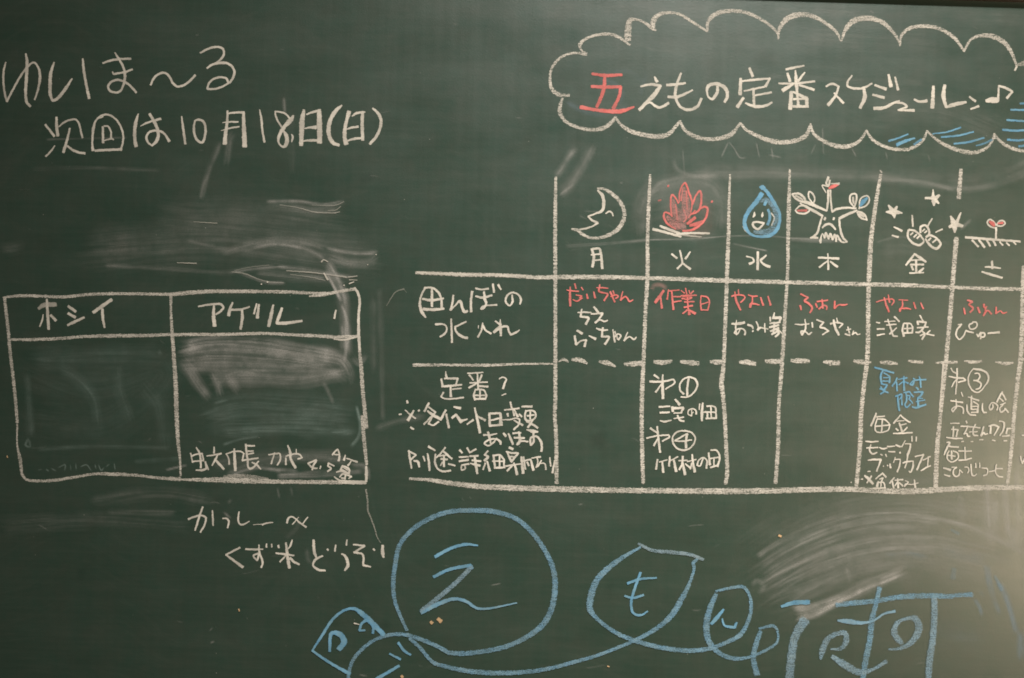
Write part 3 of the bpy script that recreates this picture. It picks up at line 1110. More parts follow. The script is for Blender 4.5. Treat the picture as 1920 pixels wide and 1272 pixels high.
40g 600,325,22 660,325,26 740,365,40 830,440,44 890,540,46 905,620,46 880,710,50 820,790,50 720,850,40 600,880,30 500,870,26 420,830,36 375,790,36 310,780,16
30 605,345,22 655,400,40 672,480,40 655,570,36 580,605,20 495,638,16! 540,680,26 605,710,28! 550,745,18 480,770,22 400,785,22
= sleeping_eye - w
20 695,605,14 735,580,22 765,600 778,632,14
# fire_drawing | red chalk flames over crossed white logs in the 火 column
= log - w
30 1225,780,34 1380,820,30 1540,865,26
= log - w
30 1305,745,26 1420,790,34 1520,825,28
= log - w
26 1490,835,30 1650,825,26 1860,828,24
18 o6 1530,840,24 1640,855 1770,868,10
= flame - r
24 1480,780,16 1390,720,26 1350,650,28 1355,595,18 1410,605,22 1440,640,14
24 1440,640,14 1425,520,20 1440,395,24 1480,430,20 1510,490,14
24 1520,480,12 1530,350,20 1585,260,22 1630,370,26 1665,480,20 1650,600,14
22 1670,500,24 1710,400,20 1755,350,24 1770,440,24 1740,570,26 1640,620,14
26 1740,560,16 1800,530,24 1835,540,26 1825,640,26 1760,730,28 1660,790,30 1560,800,20
30 1700,650,40 1650,690,40 1610,720,30
40 1640,740,30 1720,720,50 1780,690,20
90g o7 c8 1565,320,50 1585,430,90 1600,560,110 1600,660,100
140g o6 c7 1540,560,80 1540,680,150 1555,770,110
80g o7 c8 1445,450,40 1470,560,80 1500,680,90 1540,760,60
60g o7 c8 1385,640,30 1440,700,80 1520,770,60
16 1560,330 1540,460
16 1600,350 1610,560
16 1480,500 1500,680
14 1570,560 1600,660 1570,700
14 1700,570 1620,650
= spark - r
26 1395,290,30 1400,298,30
= spark - r
20 o5 1285,460,18 1315,452,22
= spark - r
30 1885,470,32 1892,474,32
# drop_drawing | smiling blue chalk water drop in the 水 column
@ 1320 300 6
= drop_outline - b
60 650,380,60 590,470,60 500,580,54 455,690,50 470,770,50 530,840,30 630,865,30 750,845,50 820,780,50 850,690,36 845,600,40 790,490,46 730,390,44 680,330,44
50 625,310,20 650,310,60 680,325,50
60g o7 c9 560,810,30 640,815,60 740,800,80 800,720,70 810,600,70 770,520,50 700,450,50 640,470,30
40 700,460,36 680,510,34
30 720,560,30 740,620,34 735,680,34 715,730,34
= white_edge - w
14 o8 435,750,10 470,800,18 520,840,10
= white_edge - w
18 755,600,14 790,650,18 760,740,12
= eye - w
22 565,588,8 566,625,30 550,645,14
= eye - w
22 658,590,8 656,625,30 650,645,14
= mouth - w
24 675,715,26 600,700,24 550,712,28 560,755,30 605,780,26 640,755,24 668,720,22
# tree_drawing | white chalk tree with a frowning face and coloured leaves in the 木 column
= trunk_outline - w
24 1330,630,22 1300,730 1265,835,26 1195,880,14! 1280,878,20
22 o8 1265,830 1240,865,30 1275,880
= trunk_outline - w
26 1520,670,24 1530,770,24 1560,870,30 1610,925,16! 1550,925,20 1510,890,16
= root_outline - w
20 1310,935,20 1330,830,10 1355,880! 1370,820 1400,890! 1420,830 1445,900! 1470,840 1485,920! 1495,850 1540,920,20
16 1300,920 1320,850
30 o6 1380,860 1480,870
= branch - w
22 1395,340,26 1395,450,26 1380,575,20! 1300,540,34 1150,480,40 1080,470,20
= branch - w
22 1420,340,22 1425,450,22 1440,590,20! 1480,560,30 1600,540,26 1710,548,20
= branch - w
30 1335,635,26 1260,590,36 1150,530,30 1080,490,16
= branch - w
30 1520,660,34 1600,620,34 1720,570,22
= leaf - w
22 990,385,18 1060,380,26 1120,420,30 1135,470,30 1080,465,26 1010,415,26 990,385,16
26 o8 1030,400 1110,450
= leaf - w
18 1225,490,14 1180,430,18 1180,360,18 1220,380,20 1245,450,18 1225,495,16
= leaf - w
18 1030,560,14 1080,520,18 1160,525 1190,560,20 1150,600,22 1060,600,20 1025,570,16
= leaf_colour - r
34 o8 1050,572,24 1155,570,34
= leaf - w
22 1690,540,16 1640,460,22 1655,390,22 1710,390,22 1710,470,22 1690,530,20
26 o7 1675,420 1680,490
= leaf - w
18 1745,540,14 1760,440,18 1830,405,18 1860,440,18 1830,510,20 1740,550,18
= leaf_colour - b
40 1835,430,24 1800,460,60 1755,520,26
= leaf - w
22 1730,580,20 1800,610,24 1835,680,14! 1760,650,26 1720,590,20
34 o8 1745,600 1800,640
= leaf - w
30 1400,195,30 1385,230,28 1375,270,24 1400,290,26 1415,230,24
14 1325,290,12 1370,370,14
16 1330,285 1400,300
= leaf - w
24 o8 1430,270,14 1520,270,30
= leaf_colour - r
34 1405,320,24 1450,300,44 1510,280,20
= eye - w
40 1355,660,44 1362,664,44
= eye - w
34 1455,662,38 1462,664,36
= mouth - w
30 1328,765,18 1380,725,30 1430,730,30 1478,785,20
# coins_drawing | three white chalk coins with rays and stars in the 金 column
@ 1600 300 6
= coin - w
26 620,790,30 610,860,24 660,930,28 740,960,30 790,920,20 760,860,22 690,800,24 625,785,24
18 640,845 670,820
20 680,870,22 710,840,18
20 715,885 740,860
= coin - w
26 755,820,26 755,760,26 800,735,26 840,770,26 850,840,26 820,860,16
18 775,805 800,780
18 800,822 825,800
= coin - w
28 815,870,26 860,850,26 930,880,24 980,950,28 930,1000,34 860,960,30 810,890,24
24 845,905,26 870,880,20
20 890,930 930,900
= ray - w
26 660,625,20 668,750,22
= ray - w
24 885,660,14 835,745,24
= ray - w
24 1000,780,20 925,815,14
= ray - w
30 455,755,14 545,800,34
= ray - w
24 435,852,18 505,870,26
= star - w
24 895,335,8 897,400,34 903,450,60 905,515,22
30 808,432,30 860,430,34 920,430,56 968,398,26
26 900,440,40 930,460,44 960,492,16
= star - w
34 392,512,16 430,560,60 452,600,70 460,655,16
30 366,586,12 420,590,50 480,590,56 548,600,16
26 490,525,18 470,560,50 455,590,50
= star - w
40 1092,635,20 1115,680,56 1135,740,80 1140,820,16
30 1208,595,14 1180,660,34 1160,720,50
34 1076,755,34 1150,730,60 1228,745,34
# sprout_drawing | white chalk seedling with red filled leaves in the 土 column
= ground_line - w
34 1260,872,30 1500,892,32 1875,920,24
= root_mark - w
24 1335,905 1405,978
= root_mark - w
28 1410,900 1475,985
= root_mark - w
24 1500,905 1538,972
= root_mark - w
24 1570,905 1600,965
= root_mark - w
20 1645,925,18 1680,960
= root_mark - w
18 1720,935 1755,965
= root_mark - w
18 1800,925 1828,952
= stem - w
24 1605,760 1602,890
= leaf - w
20 1600,770,18 1530,745,20 1505,700,20 1530,672,18 1570,690 1605,740,18
= leaf - w
20 1610,735,18 1640,690,20 1690,690,20 1705,715,20 1670,745,18 1620,742
= leaf_colour - r
50 1530,695,24 1560,715,56 1585,745,30
= leaf_colour - r
34 1625,715,20 1680,710,36
# handwriting | white chalk weekday characters 月火水木金土 along the table header
@ 1020 300 6
= character 月 w
36 535,1000,26 560,1090,34 545,1205,34
30 540,1005,26 620,1000,28 640,1060 655,1222,34
22 530,1070,16 640,1060
20 575,1130,16 640,1125
= character 火 w
30 1435,1060,22 1495,1108,28
30 1645,1035,16 1590,1115,30
26 1528,1020,18 1550,1120,24 1555,1160,22 1500,1225,26
30 1560,1165,22 1645,1230,30
@ 1320 300 6
= character 水 w
38 605,1035,28 602,1235,34
26 475,1085,16 545,1105,18! 560,1145,24 510,1170,34
30 700,1075,20 635,1130,30
28 630,1130,18 670,1175 740,1205,36
= character 木 w
28 1285,1100,28 1390,1105,24 1515,1112,34
28 1392,1055,14 1398,1235,26
28 1385,1140,14 1295,1210,26
34 1420,1145,22 1500,1205,30
@ 1600 300 6
= character 金 w
30 690,1055,18 650,1110 590,1185,24
40 695,1065,26 760,1110,36 815,1150,26
18 640,1130 760,1125,16
20 640,1180,22 790,1178,22
26 705,1130 705,1270,28
26 655,1200,30 672,1240,24
26 790,1220,20 735,1265,34
20 630,1275 790,1270,16
= character 土 w
34 1558,1140,26 1562,1225,30
28 1480,1205,18 1560,1208,26 1655,1220,14
@ 1600 470 6
32 1445,240,20 1560,275,32 1672,308,26
"""
CHALK_B = """
# schedule_grid | hand drawn white chalk schedule table with six weekday columns
@ 0 0 1
= grid_line - w
7.5g 1042,333,5 1041,420 1041.2,512,7.2 1041.3,700 1041,760 1040,775,7 1042.5,815 1043.7,906
= grid_line - w
7g 1219,328,4 1216.3,383,7 1214,450 1214,512,8 1210,590,7.5 1206,690,8 1204,730,9 1203,780,8 1204,847,8 1206,906,7
= grid_line - w
7.5g 1368.7,328,3 1366.7,383,5 1366,433,7 1363.5,500,8 1361,573 1356,690,8 1352.5,720,10 1354,732,9 1357.5,763,8 1361,830 1363,890,8 1360,908,7
= grid_line - w
7.5g 1480.7,318,3 1479,383,8 1477.5,450 1477,500,6 1471.7,590,7 1465.5,690,8 1460,763,7 1459,830,8 1455,892 1454,906
= grid_line - w
9g 1651,328,6 1641.7,383,8 1633,450,9 1630,505,10 1628,553 1626,670 1621,712,8.5 1614.5,774 1612.5,832 1605.6,911,8
3o5 1650,320 1653,324
= grid_line - w
9g 1801.7,318,6 1799,350,9 1797.5,372,9
9g 1793,447,10 1788,505 1783,570 1774,670,8.5 1764,770,7 1757.5,832,9 1753.7,914,10
4 1769,680 1762,770
= grid_line - w
9g 1919.5,500 1917.5,537 1916,612 1912.5,682,10 1908.7,707 1901,779,8 1897,833,8 1889,906,7
= grid_line - w
7.5g 780,511.7,6 860,515,8 950,516.8,7.5 1010,520.5,8 1043,520,9 1130,520,9 1213,521.7,8 1346,526,9 1390,527.5,8.5 1481,529.7,8 1550,531.5,7.5 1623,533.5,8 1700,535,8 1783,539,7 1850,541.5 1918,542.5
4 782,511 845,514.5 920,516 985,517.5
= grid_line - w
4.5g 775,685,6.5 810,684.5,5.5 843,684.7,4.5 918,685,5.5 970,683,3.6 1043,682.5,2.6
= grid_line - w
11g 768,898,4.5 800,899.5,6.5 840,905.5,9 880,910.5 907,913 1057,917.5,12 1200,920 1400,921,12 1590,917.5 1640,920 1702,921.5,13 1777,917.5 1827,915,11 1924,914,10
@ 1030 490 6
= dash - w
30g 105,1130,8 165,1105,36 215,1135,12
= dash - w
50g 255,1110,30 340,1110,60 425,1150,20
= dash - w
50g 560,1130,24 650,1145,60 745,1185,14
= dash - w
60g 845,1160,40 940,1155,62 1045,1148,66
= dash - w
50g 1180,1130,44 1280,1140,60 1380,1125,34
= dash - w
50g 1475,1130,30 1560,1140,58 1675,1150,60
@ 1340 490 6
= dash - w
60g -50,1130,30 20,1135,62 80,1135,62
= dash - w
60g 280,1135,34 360,1140,64 455,1155,50
= dash - w
60g 570,1125,34 650,1130,66 740,1125,50
= dash - w
50g 860,1115,40 950,1120,62 1060,1125,40
= dash - w
55g 1225,1130,30 1310,1145,60 1400,1145,50
= dash - w
50g 1565,1125,34 1660,1135,60 1755,1140,26
@ 1590 670 9.6
= dash - w
60g 580,95,40 730,100,80 885,115,30
= dash - w
60g 1080,65,30 1220,85,60 1340,90,60
@ 1740 660 10.667
= dash - w
50g 155,220,30 350,215,60 575,205,50
= dash - w
50g 725,185,24 880,205,60 1070,190,40
= dash - w
50g 1345,200,20 1550,235,70 1700,220,24
= dash - w
60g 1850,150,40 1990,160,70
# handwriting | white chalk row title reading 田んぼの水入れ at the left of the schedule
@ 760 490 6
= character 田 w
34 225,295,24 175,400,22 165,500,34 190,580,40 230,632,18
24 225,300,24 300,300 370,350,30 405,430 408,540,36
28 300,310,24 300,410,34 300,510,28
26 195,425,24 290,440,34 430,420,24
36 200,540,34 320,545 435,535,26
= character ん w
26 540,385,24 530,470 508,550,26! 560,500,16 615,450,34 640,520,34 665,570,36 700,560,26
= character ぼ w
28 752,340,30 738,450 740,570,30
22 790,305,20 850,320 935,310,24
24 790,395,20 870,410,30 975,385,22
30 885,345,22 895,430,36 910,480,26 870,535,26 850,540,18 870,510,18 1030,492,22
30 985,258,24 998,350,28
24 1045,265,30 1075,320,20
= character の w
26 1200,380,20 1205,460 1175,500,18 1135,470,24 1130,420,24 1170,365,24 1230,355,20 1290,400,26 1300,440 1290,485,18
= character 水 w
26 515,650,20 520,760,24 525,915,26
22 340,710,28 440,715,20 468,760,18 440,820,24 390,850,22
24 685,680,20 560,740,24! 570,790,24 640,850,34 700,865,30
= character 入 w
22 870,695,14 855,780 815,855,22
26 870,720,26 905,780,22 965,815,24
12 822,725 822,755,8
= character れ w
24 1067,655,6 1070,740,36 1075,840,26
24 1012,675,20 1075,720! 995,800,32
22 1010,800,12 1080,745,30 1145,735,26 1165,790,24 1185,828,24! 1240,805,26 1285,775,10
# handwriting | white chalk row title reading 定番？ with smaller notes under it
@ 740 680 6
= character 定 w
24 575,100,8 580,155,26 600,185,20
26 525,185,22 540,275,30
28 560,180,20 710,180! 690,245,18
28 530,270,24 640,262 755,250,20
16 650,300,20 750,290
28 628,270,20 632,385,32
20 550,335,22 520,385,16! 570,408,18 660,408 775,393,20
= character 番 w
18 820,122,14 910,118 995,112,16
26 840,140 885,200,16
26 980,140,24 950,215,20
22 930,125,18 940,300
18 845,230 1045,220
22 920,235 835,285,24
24 950,265 1050,272
24 910,300,20 890,370,20 905,420,30
20 910,305 1000,310 1035,370! 1020,415
20 900,370 1020,370
24 905,410 1020,408
20 960,310 960,410
= question_mark ？ w
20 1175,185,12 1220,165,18 1255,190,18 1235,240,26 1220,295,26
18 1205,370,12 1250,352,18
= reference_mark ※ w
26 140,430,22 145,455,30
28 270,538 275,545
24 50,585,16 75,580,24
34 180,730,24 215,750,20
22 118,535,12 180,590,20 235,630,20
36 215,540,20 150,650,40
= character 各 w
34 385,455,24 335,550,26
26 380,500,20 460,560,20! 330,695,22
34 370,545,20 430,590,36 525,640,36
22 430,600,16 380,690! 435,705,20 495,665,24
= character イ w
36 575,535,26 520,640,28
30 580,580,24 610,735,28
= character ベ w
40 665,500,20 740,515,36
26 645,625,28 690,585,26! 750,670,44
24 760,655,30 820,635,12
28 815,695,18 885,645,26
= character ト w
28 900,510,18 930,640,32 960,790,34
34 920,600,18 1020,650,34
= character 日 w
28 1065,580 1070,710,30
26 1060,575 1190,570! 1195,700,50
20 1085,650 1190,625,22
26 1065,712 1210,700
= character 変 w
26 1300,445,20 1320,520,26
24 1235,535,18 1400,515,22
30 1330,520 1345,600,22
26 1345,530,14 1385,610,30
22 1270,575,26 1275,605
22 1400,580 1430,610
18 1215,645,12 1310,640 1360,625 1405,640! 1400,690 1340,755,24
28 1340,650,14 1440,705,30
= character 更 w
26 1430,495,20 1545,495,30
22 1470,545,16 1560,545 1590,590,20 1560,640,20 1480,650,26 1465,590,24 1480,540,20
20 1490,600 1570,590
20 1525,550 1525,640
26 1560,640,16 1500,730,30
26 1480,665,14 1540,690 1610,735,28
= character あ w
24 1000,815,24 1080,815,22 1150,800,12
34 1050,780,26 1070,860,30 1080,910,16
22 1150,850,16 1100,910 1050,935,20 1010,910,20 1060,870 1140,860,20 1190,895,30 1190,920,26
= character り w
26 1225,795,24 1250,830,30
34 1280,800,20 1310,870,30 1330,920,28
= character ま w
24 1330,795 1420,790,18
24 1345,845 1460,850
34 1395,780,22 1410,860,34 1400,900 1375,925,26
22 1380,910,20 1420,885 1500,890,18
= character す w
34 1485,755,12 1560,775,44 1610,780,20
24 1560,790 1560,900 1530,930! 1530,850 1590,830 1640,880,30 1655,940,28 1650,1000,26
= character 別 w
26 160,990,22 165,1040 175,1100,26 190,1190,18
24 165,1000 240,1040,20! 180,1095,22
22 215,1105,20 260,1115,30 278,1175,22
20 322,1055,22 340,1110,14
28 370,1025,18 385,1120,30 392,1215,22
= character 途 w
32 380,945,28 455,990,20
24 460,1030,18 455,1130,26 490,1200,22 550,1225,26 630,1215,24
20 570,955,20 520,1020 470,1070,18
26 550,1000,26 645,1085,24
18 500,1050 600,1040
28 520,1085 595,1090,22
28 555,1050,20 555,1170,28
18 540,1120,20 515,1160,14
24 605,1140,22 680,1160,20
= character 詳 w
40 730,985,26 760,1015,24
20 725,1065 830,1060
28 725,1110,20 830,1095,30
30 755,1155,20 835,1140,24
20 750,1160,16 755,1210 795,1190 790,1165
24 815,960,24 840,1005,18
28 915,975,24 840,1015,18
24 845,1055 940,1050
24 870,1100 970,1110
24 850,1135,16 960,1160,34
36 900,1055,22 910,1130,34 930,1250,26
= character 細 w
30 1050,995,22 1010,1040,20! 1050,1060 1010,1105,34
20 1020,1130 995,1205,20
24 1040,1110,20 1070,1220,30
24 1110,1040,24 1130,1190,28
22 1110,1050 1180,1040 1230,1090! 1230,1180
20 1100,1110 1230,1110
24 1130,1185 1240,1180
20 1180,1050 1180,1180
= character 案 w
40 1290,955,30 1330,975,30
24 1255,1000,16 1300,1015 1390,1020! 1310,1120,24
24 1265,1010,20 1310,1110,30
20 1300,1060 1350,1060
22 1250,1165,22 1420,1140,18
30 1340,1130,20 1365,1200,30 1375,1260,34
22 1330,1150,20 1265,1220,26
= character 内 w
34 1425,1060,24 1435,1150,34 1445,1245,36
20 1450,1060 1470,1200
26 1430,1110,16 1530,1090,22! 1560,1210,34
24 1490,1120 1510,1160
= character あ w
22 1540,1075,12 1640,1060,24
18 1600,1060 1610,1130 1590,1180
16 1650,1100 1610,1170 1590,1180! 1620,1140 1690,1140 1700,1205,20
= character り w
22 1745,1070,14 1755,1165,20
26 1800,1100,16 1775,1240,28
# handwriting | red chalk name reading だいちゃん in the 月 column
@ 1030 490 6
= character だ r
28 235,290,16 232,400,30 235,505,24
16 195,325,10 250,335 330,340,16
22 285,255,18 300,310,18
14 360,295 380,325
16 300,380 365,395,18! 340,415
16 265,435,12 310,450 370,415,18
= character い r
22 420,370,18 432,420,24
22 498,345,14 515,415,26
= character ち r
18 530,300,10 600,300 660,305,12
24 568,265,12 560,340,26 600,355,18! 655,370,20 615,445,22
= character ゃ r
24 685,345 735,460,20
18 690,400,12 750,380 775,400,18 745,420
18 715,335 735,390
= character ん r
20 825,340,10 800,440,20! 850,400 880,420,18 900,455,20 940,435,14
# handwriting | white chalk names reading ちえ and らーちゃん in the 月 column
= character ち w
22 320,580,16 400,575 470,580,18
26 365,540,16 350,625,26! 440,640,28 410,710,30
= character え w
34 500,515,22 550,575,30
22 470,595,18 600,585,26! 560,650,22 515,695,24! 570,660,18 620,680,22 655,665,14
= character ら w
36 310,780,24 370,815,34
30 285,840,26 300,940,28! 350,900,18 415,885,24! 395,960,30
= long_vowel_mark ー w
26 445,840,14 520,875,34
= character ち w
30 530,755,18 580,775,26 655,775,18
26 600,750,24 590,850,26! 670,855,26 625,935,28
= character ゃ w
26 715,770,12 735,910,26
18 730,860,18 770,820 805,840,20 775,885,20
18 735,790 770,880
= character ん w
22 880,800,12 840,895,22! 900,850,16 950,880,24 980,855,12
# handwriting | red chalk word reading 作業日 in the 火 column
= character 作 r
36 1285,330,26 1240,400,40 1190,465,36
28 1250,400,14 1265,530,28
26 1340,320,10 1325,430,24
16 1350,335 1460,325,16
28 1375,340,20 1395,545,26
16 1385,400 1480,400
16 1400,460 1485,445
= character 業 r
16 1480,330,12 1520,360
18 1530,305,14 1545,370
14 1570,330 1580,365
16 1620,335 1590,370,12
18 1480,390,16 1560,385 1655,385,18
18 1490,420 1560,430 1600,410 1500,400
22 1520,460 1630,455,16
20 1515,520 1610,500
24 1550,400,14 1560,520,20 1575,600,36
18 1550,550 1500,590,18
24 1570,550,20 1640,590,36
= character 日 r
20 1705,390,12 1700,480,16 1710,550,24
16 1710,390 1780,410,18 1800,460 1780,550,18
14 1710,485 1795,460
16 1705,550 1785,550
# handwriting | red chalk name reading やよい in the 水 column
@ 1340 490 6
= character や r
16 190,395,20 250,380 320,385,18! 340,410 290,465,18
26 225,345,14 240,440,28 290,550,22
18 265,320,12 270,385
= character よ r
20 375,380,12 420,395 480,395,16
22 425,395,14 420,460,20 395,520,26! 400,480,14 440,480 500,492,14
= character い r
24 515,410,18 545,498,26
26 598,395,14 628,495,26
# handwriting | white chalk words reading あつみ家 in the 水 column
= character あ w
28 190,705,20 260,705,34 335,690,28
20 245,665,8 235,750,20 245,830,16
18 290,760,12 250,820 220,810! 240,775 310,760 345,800,20 335,830,22
= character つ w
28 370,715,24 420,735,26 430,760,18
24 425,785 430,790
= character み w
20 465,680,16 490,740 480,775,16! 495,750 600,765,16
20 560,700,14 565,800,20
18 480,775,28 520,745
= character 家 w
26 670,580,14 660,625,24
26 622,630,20 625,675,22
34 650,640,30 740,635,34! 730,680,22
24 620,700 735,690,20
30 670,700,26 660,800,22
26 615,745 720,720
26 625,790,24 720,750
28 640,825,22 720,780
30 680,760,20 720,810 680,850,24
20 710,770 755,810,16
# handwriting | red chalk word reading ふぁん in the 木 column
= character ふ r
26 965,370,20 1050,410,18! 1010,445 1060,480 1095,530,24 1070,580,20
26 960,500,24 972,550,18
= character ぁ r
24 1135,475,20 1150,520
18 1150,455 1270,440
20 1205,430,14 1210,500 1170,540,18
20 1180,530,14 1220,500 1260,510 1255,545,18
22 1210,470 1215,530
= character ん r
22 1350,450,20 1345,530,24! 1400,490,14 1440,495,24 1490,485,12
# handwriting | white chalk name reading むろやさん in the 木 column
= character む w
18 900,710,12 980,715 1060,705,14
22 1015,655,14 1020,760 980,830,26! 970,790 1030,800,16 1055,825 1090,800,12
20 1095,690 1098,745,18
= character ろ w
24 1145,660,20 1225,690,18! 1185,740 1230,755 1280,785,20! 1210,828,16
= character や w
20 1300,705,26 1370,690 1440,705,18! 1400,750,18
28 1335,660,22 1355,750,32 1395,830,28
18 1370,640,12 1385,700
= character さ w
20 1480,775,14 1530,765
20 1495,740,14 1515,810
22 1465,820,18 1520,835
= character ん w
16 1560,785,12 1545,825! 1585,805,20 1605,825 1635,820,10
# handwriting | red chalk name reading やよい in the 金 column
@ 1600 470 6
= character や r
18 255,580,10 340,555 430,545! 455,565 430,615,14
24 345,530,14 370,620,26 400,690,22
20 390,500,14 405,585
= character よ r
18 510,555,12 610,560,12
20 550,565,12 550,620 520,685,22! 520,660 580,650 645,660,12
= character い r
22 675,585,18 700,655,20
20 755,590,14 785,655,20
# handwriting | white chalk words reading 浅田家 in the 金 column
= character 浅 w
16 255,808,14 295,815
20 265,885,22 345,882
18 265,955,22 350,938,14
18 350,800,14 470,795,12
16 370,840 480,830
22 385,775,14 420,880,22 450,960 495,965,18
22 485,870,14 405,940,22
30 460,745,24 515,800,20
= character 田 w
28 565,820,20 550,890,24 565,965,30
18 570,820 640,825 665,860! 660,930,22
22 605,830 605,930
18 570,880 660,875
22 570,930 665,925
= character 家 w
30 745,730,18 785,800,20
24 720,795,26 725,835
24 740,800,26 815,810! 800,850
18 715,870 840,860
24 790,865 740,920 700,920,18
20 760,895,20 800,940,22 770,1000,24
18 800,930 750,960
28 860,900,16 820,940,20
22 820,940,16 905,955,20
# handwriting | red chalk word reading ふぁん in the 土 column
= character ふ r
22 1280,560,18 1335,575,26! 1300,610 1345,650,24 1310,695,24
24 1240,650,20 1255,715,20
= character ぁ r
26 1395,640 1420,700,22
22 1465,605,24 1470,640 1500,630,14
22 1485,640,26 1480,700 1460,735,20
20 1470,710 1510,675 1550,715,22
= character ん r
20 1605,635,16 1600,710,22! 1650,680,12 1680,705,20 1725,695,10
# handwriting | white chalk name reading ぴゅー in the 土 column
= character ぴ w
20 1175,835,14 1215,830,20! 1160,900,22 1155,960 1190,1000,16 1230,970,20 1265,900,16! 1300,915 1350,925,20
18 1340,815,16 1300,840,18 1310,880,18 1360,880 1390,840 1380,810,18 1340,805
= character ゅ w
20 1385,940,16 1400,970
20 1400,970 1430,930 1470,930 1470,970 1430,975,20
22 1430,920 1430,995,20
= long_vowel_mark ー w
26 1510,932,18 1640,920,30
# handwriting | white chalk notes reading わ① 三宅の畑 わ④ 竹林の日 in the 火 column
@ 1180 680 6
= character わ w
30 375,135,14 372,250,34 378,405,34
22 230,215,28 370,215,26 495,190,18! 510,225,20 405,300,16
30 280,140,28 330,180,22
26 370,230,14 295,335,24
= circled_number ① w
28 665,180,24 650,290,24 650,375,28
18 610,355,28 570,310,20 570,240,20 620,180,18 680,165,20 740,190,26 765,250,24 730,330,20 660,385,20 580,388,18
= character 三 w
22 335,500,26 455,492,18
20 345,565,26 450,560
24 345,655,14 400,665 470,648,16
= character 宅 w
34 515,415,26 565,475,34
24 480,500,34 490,550,30
30 490,515 605,510! 580,570,18
18 500,570 590,565
20 500,630,14 610,615
26 540,595,22 570,650 615,660,20
= character の w
16 700,535,12 700,600! 660,580 665,540 710,520 750,545,20 750,580,22
12 700,570 720,560
= character 畑 w
20 790,465,16 785,530,14
34 825,455,18 815,560,34 815,655,26
20 830,560 870,560 880,630,26
20 870,490 960,500 975,620,24
20 850,555 970,560
18 915,490 920,620
22 860,630 980,625
= character わ w
28 312,720,20 325,850,28 345,1010,26
20 195,850,22 310,825,18 440,815! 450,835,22 370,885,18
24 235,740,28 310,790,20
20 320,850,12 275,935,26
= circled_number ④ w
24 650,800,26 635,880,30 638,960,30
20 640,805 510,880,20! 600,885 700,870,14
20 650,770,16 550,775,20 490,830,18 490,900,24 530,960 590,985,24 660,975,20 720,920,20 740,850,18 700,790,22 620,765,18
= character 竹 w
26 315,1090,20 300,1200,24
18 335,1120,14 425,1095,16
28 370,1120,22 380,1235,30
26 455,1055,20 445,1165,26
16 450,1110 545,1060,16
34 500,1100,26 525,1225,34
= character 林 w
24 600,1055,26 590,1150 560,1205,24
16 555,1105 650,1100
36 600,1130,22 625,1260,36
28 630,1140,16 690,1190,26
26 705,1035,20 715,1130 735,1230,36
16 650,1115 750,1090,14
18 700,1130 685,1200
= character の w
18 830,1075,14 790,1165,18 760,1155! 780,1100 830,1070 870,1100,20 865,1190,26
= character 日 w
28 890,1015,20 905,1150,30
20 915,985,20 980,990,22 1015,1060,22 990,1170,28
18 910,1080 1005,1065
20 910,1180 1000,1155,22
16 950,1080 950,1160
# handwriting | blue chalk note reading 夏休み限定 in the 金 column
@ 1590 670 9.6
= character 夏 b
44 470,185,30 620,225,40 820,285,34
40 620,250,34 585,330 600,480,40
30 640,280,24 750,350,30! 740,460,40
24 630,370 740,365
24 620,430 740,430
34 600,480 700,500,30! 640,580 570,570
34 690,530,24 640,620 580,665,34
34 580,530,24 650,610 720,640,30
= character 休 b
36 880,370,24 850,440 790,525,36
34 870,450,26 880,610,34
24 900,400,20 1060,370,34
34 1000,345,24 1005,600,44
24 1000,430 910,500
30 1010,440,24 1080,470,34
= character み b
28 1170,380,24 1200,400! 1150,500,40 1110,490! 1160,430,20 1240,410 1400,405,30
34 1280,345,24 1300,450 1305,545,30
= character 限 b
34 850,705,30 960,670,34 960,720! 920,760,20
40 890,700,24 900,830 920,965,34
24 960,740 970,860,34
34 1000,640,24 1100,620,30! 1170,715,34
34 1040,640 1050,780 1020,850,30 1050,905,34 1120,840,24
26 1060,690 1110,700 1090,760,30
26 1110,770 1160,830
= character 定 b
44 1220,545,30 1260,580,40
40 1180,630,24 1340,625,44! 1300,700 1240,740,24
30 1240,740 1340,740,24
24 1220,800 1380,770,24
44 1250,750,24 1260,880,50
44 1150,890,24 1200,910,44 1400,850,34
# handwriting | white chalk note reading 毎金モーニングブックカフェ in the 金 column
@ 1590 770 8
= character 毎 w
34 420,40,24 390,120,34 340,230,30
22 420,95,20 545,85,24
22 440,110,14 410,200 405,290,22 440,325,22 540,320,20 600,290 620,220,20 590,170 530,130,26 430,130
24 510,140 500,320
24 400,240 630,215,22
= character 金 w
26 785,65,16 740,120 680,190,28
24 785,70,22 850,130 930,180,26
18 730,160,14 840,150,16
26 765,185,24 810,320,40
16 765,220 870,200,22
24 715,270 750,300,26
24 885,250,20 830,310
26 675,345,20 820,340,28 960,330,22
= character モ w
26 260,460,16 340,470,28 450,462,18
24 275,560,20 445,555,24
28 340,510,14 320,590,30 360,650,28 430,630,20
= long_vowel_mark ー w
22 465,555,14 530,575,26 580,560,20
= character ニ w
22 585,540,26 700,535,14
24 605,615,16 700,620,26
= character ン w
44 715,515,24 780,545,34
36 775,625,30 780,640,26
= character グ w
24 855,450,14 800,545,24
34 850,500,14 935,500,24! 920,590,34 890,660,40
24 955,385,20 955,460,22
24 1020,395,22 1020,460,20
= character ブ w
26 295,745,16 380,735,30 490,735,34! 460,820 425,910,26
34 485,655,20 510,670,24
26 560,655,20 575,690,22
= character ッ w
16 525,830 530,840
20 585,820 595,830
30 625,800,24 635,860,30
= character ク w
24 705,700,14 680,780,18
22 700,735 780,730,18! 770,820,26 735,920,28
= character カ w
26 820,785,24 890,765 975,760,20! 965,860,30 930,925,24 910,905,14
34 890,660,30 880,760,20 850,860,26
= character フ w
22 1000,690,18 1130,660,24! 1080,770,30 1030,890,28
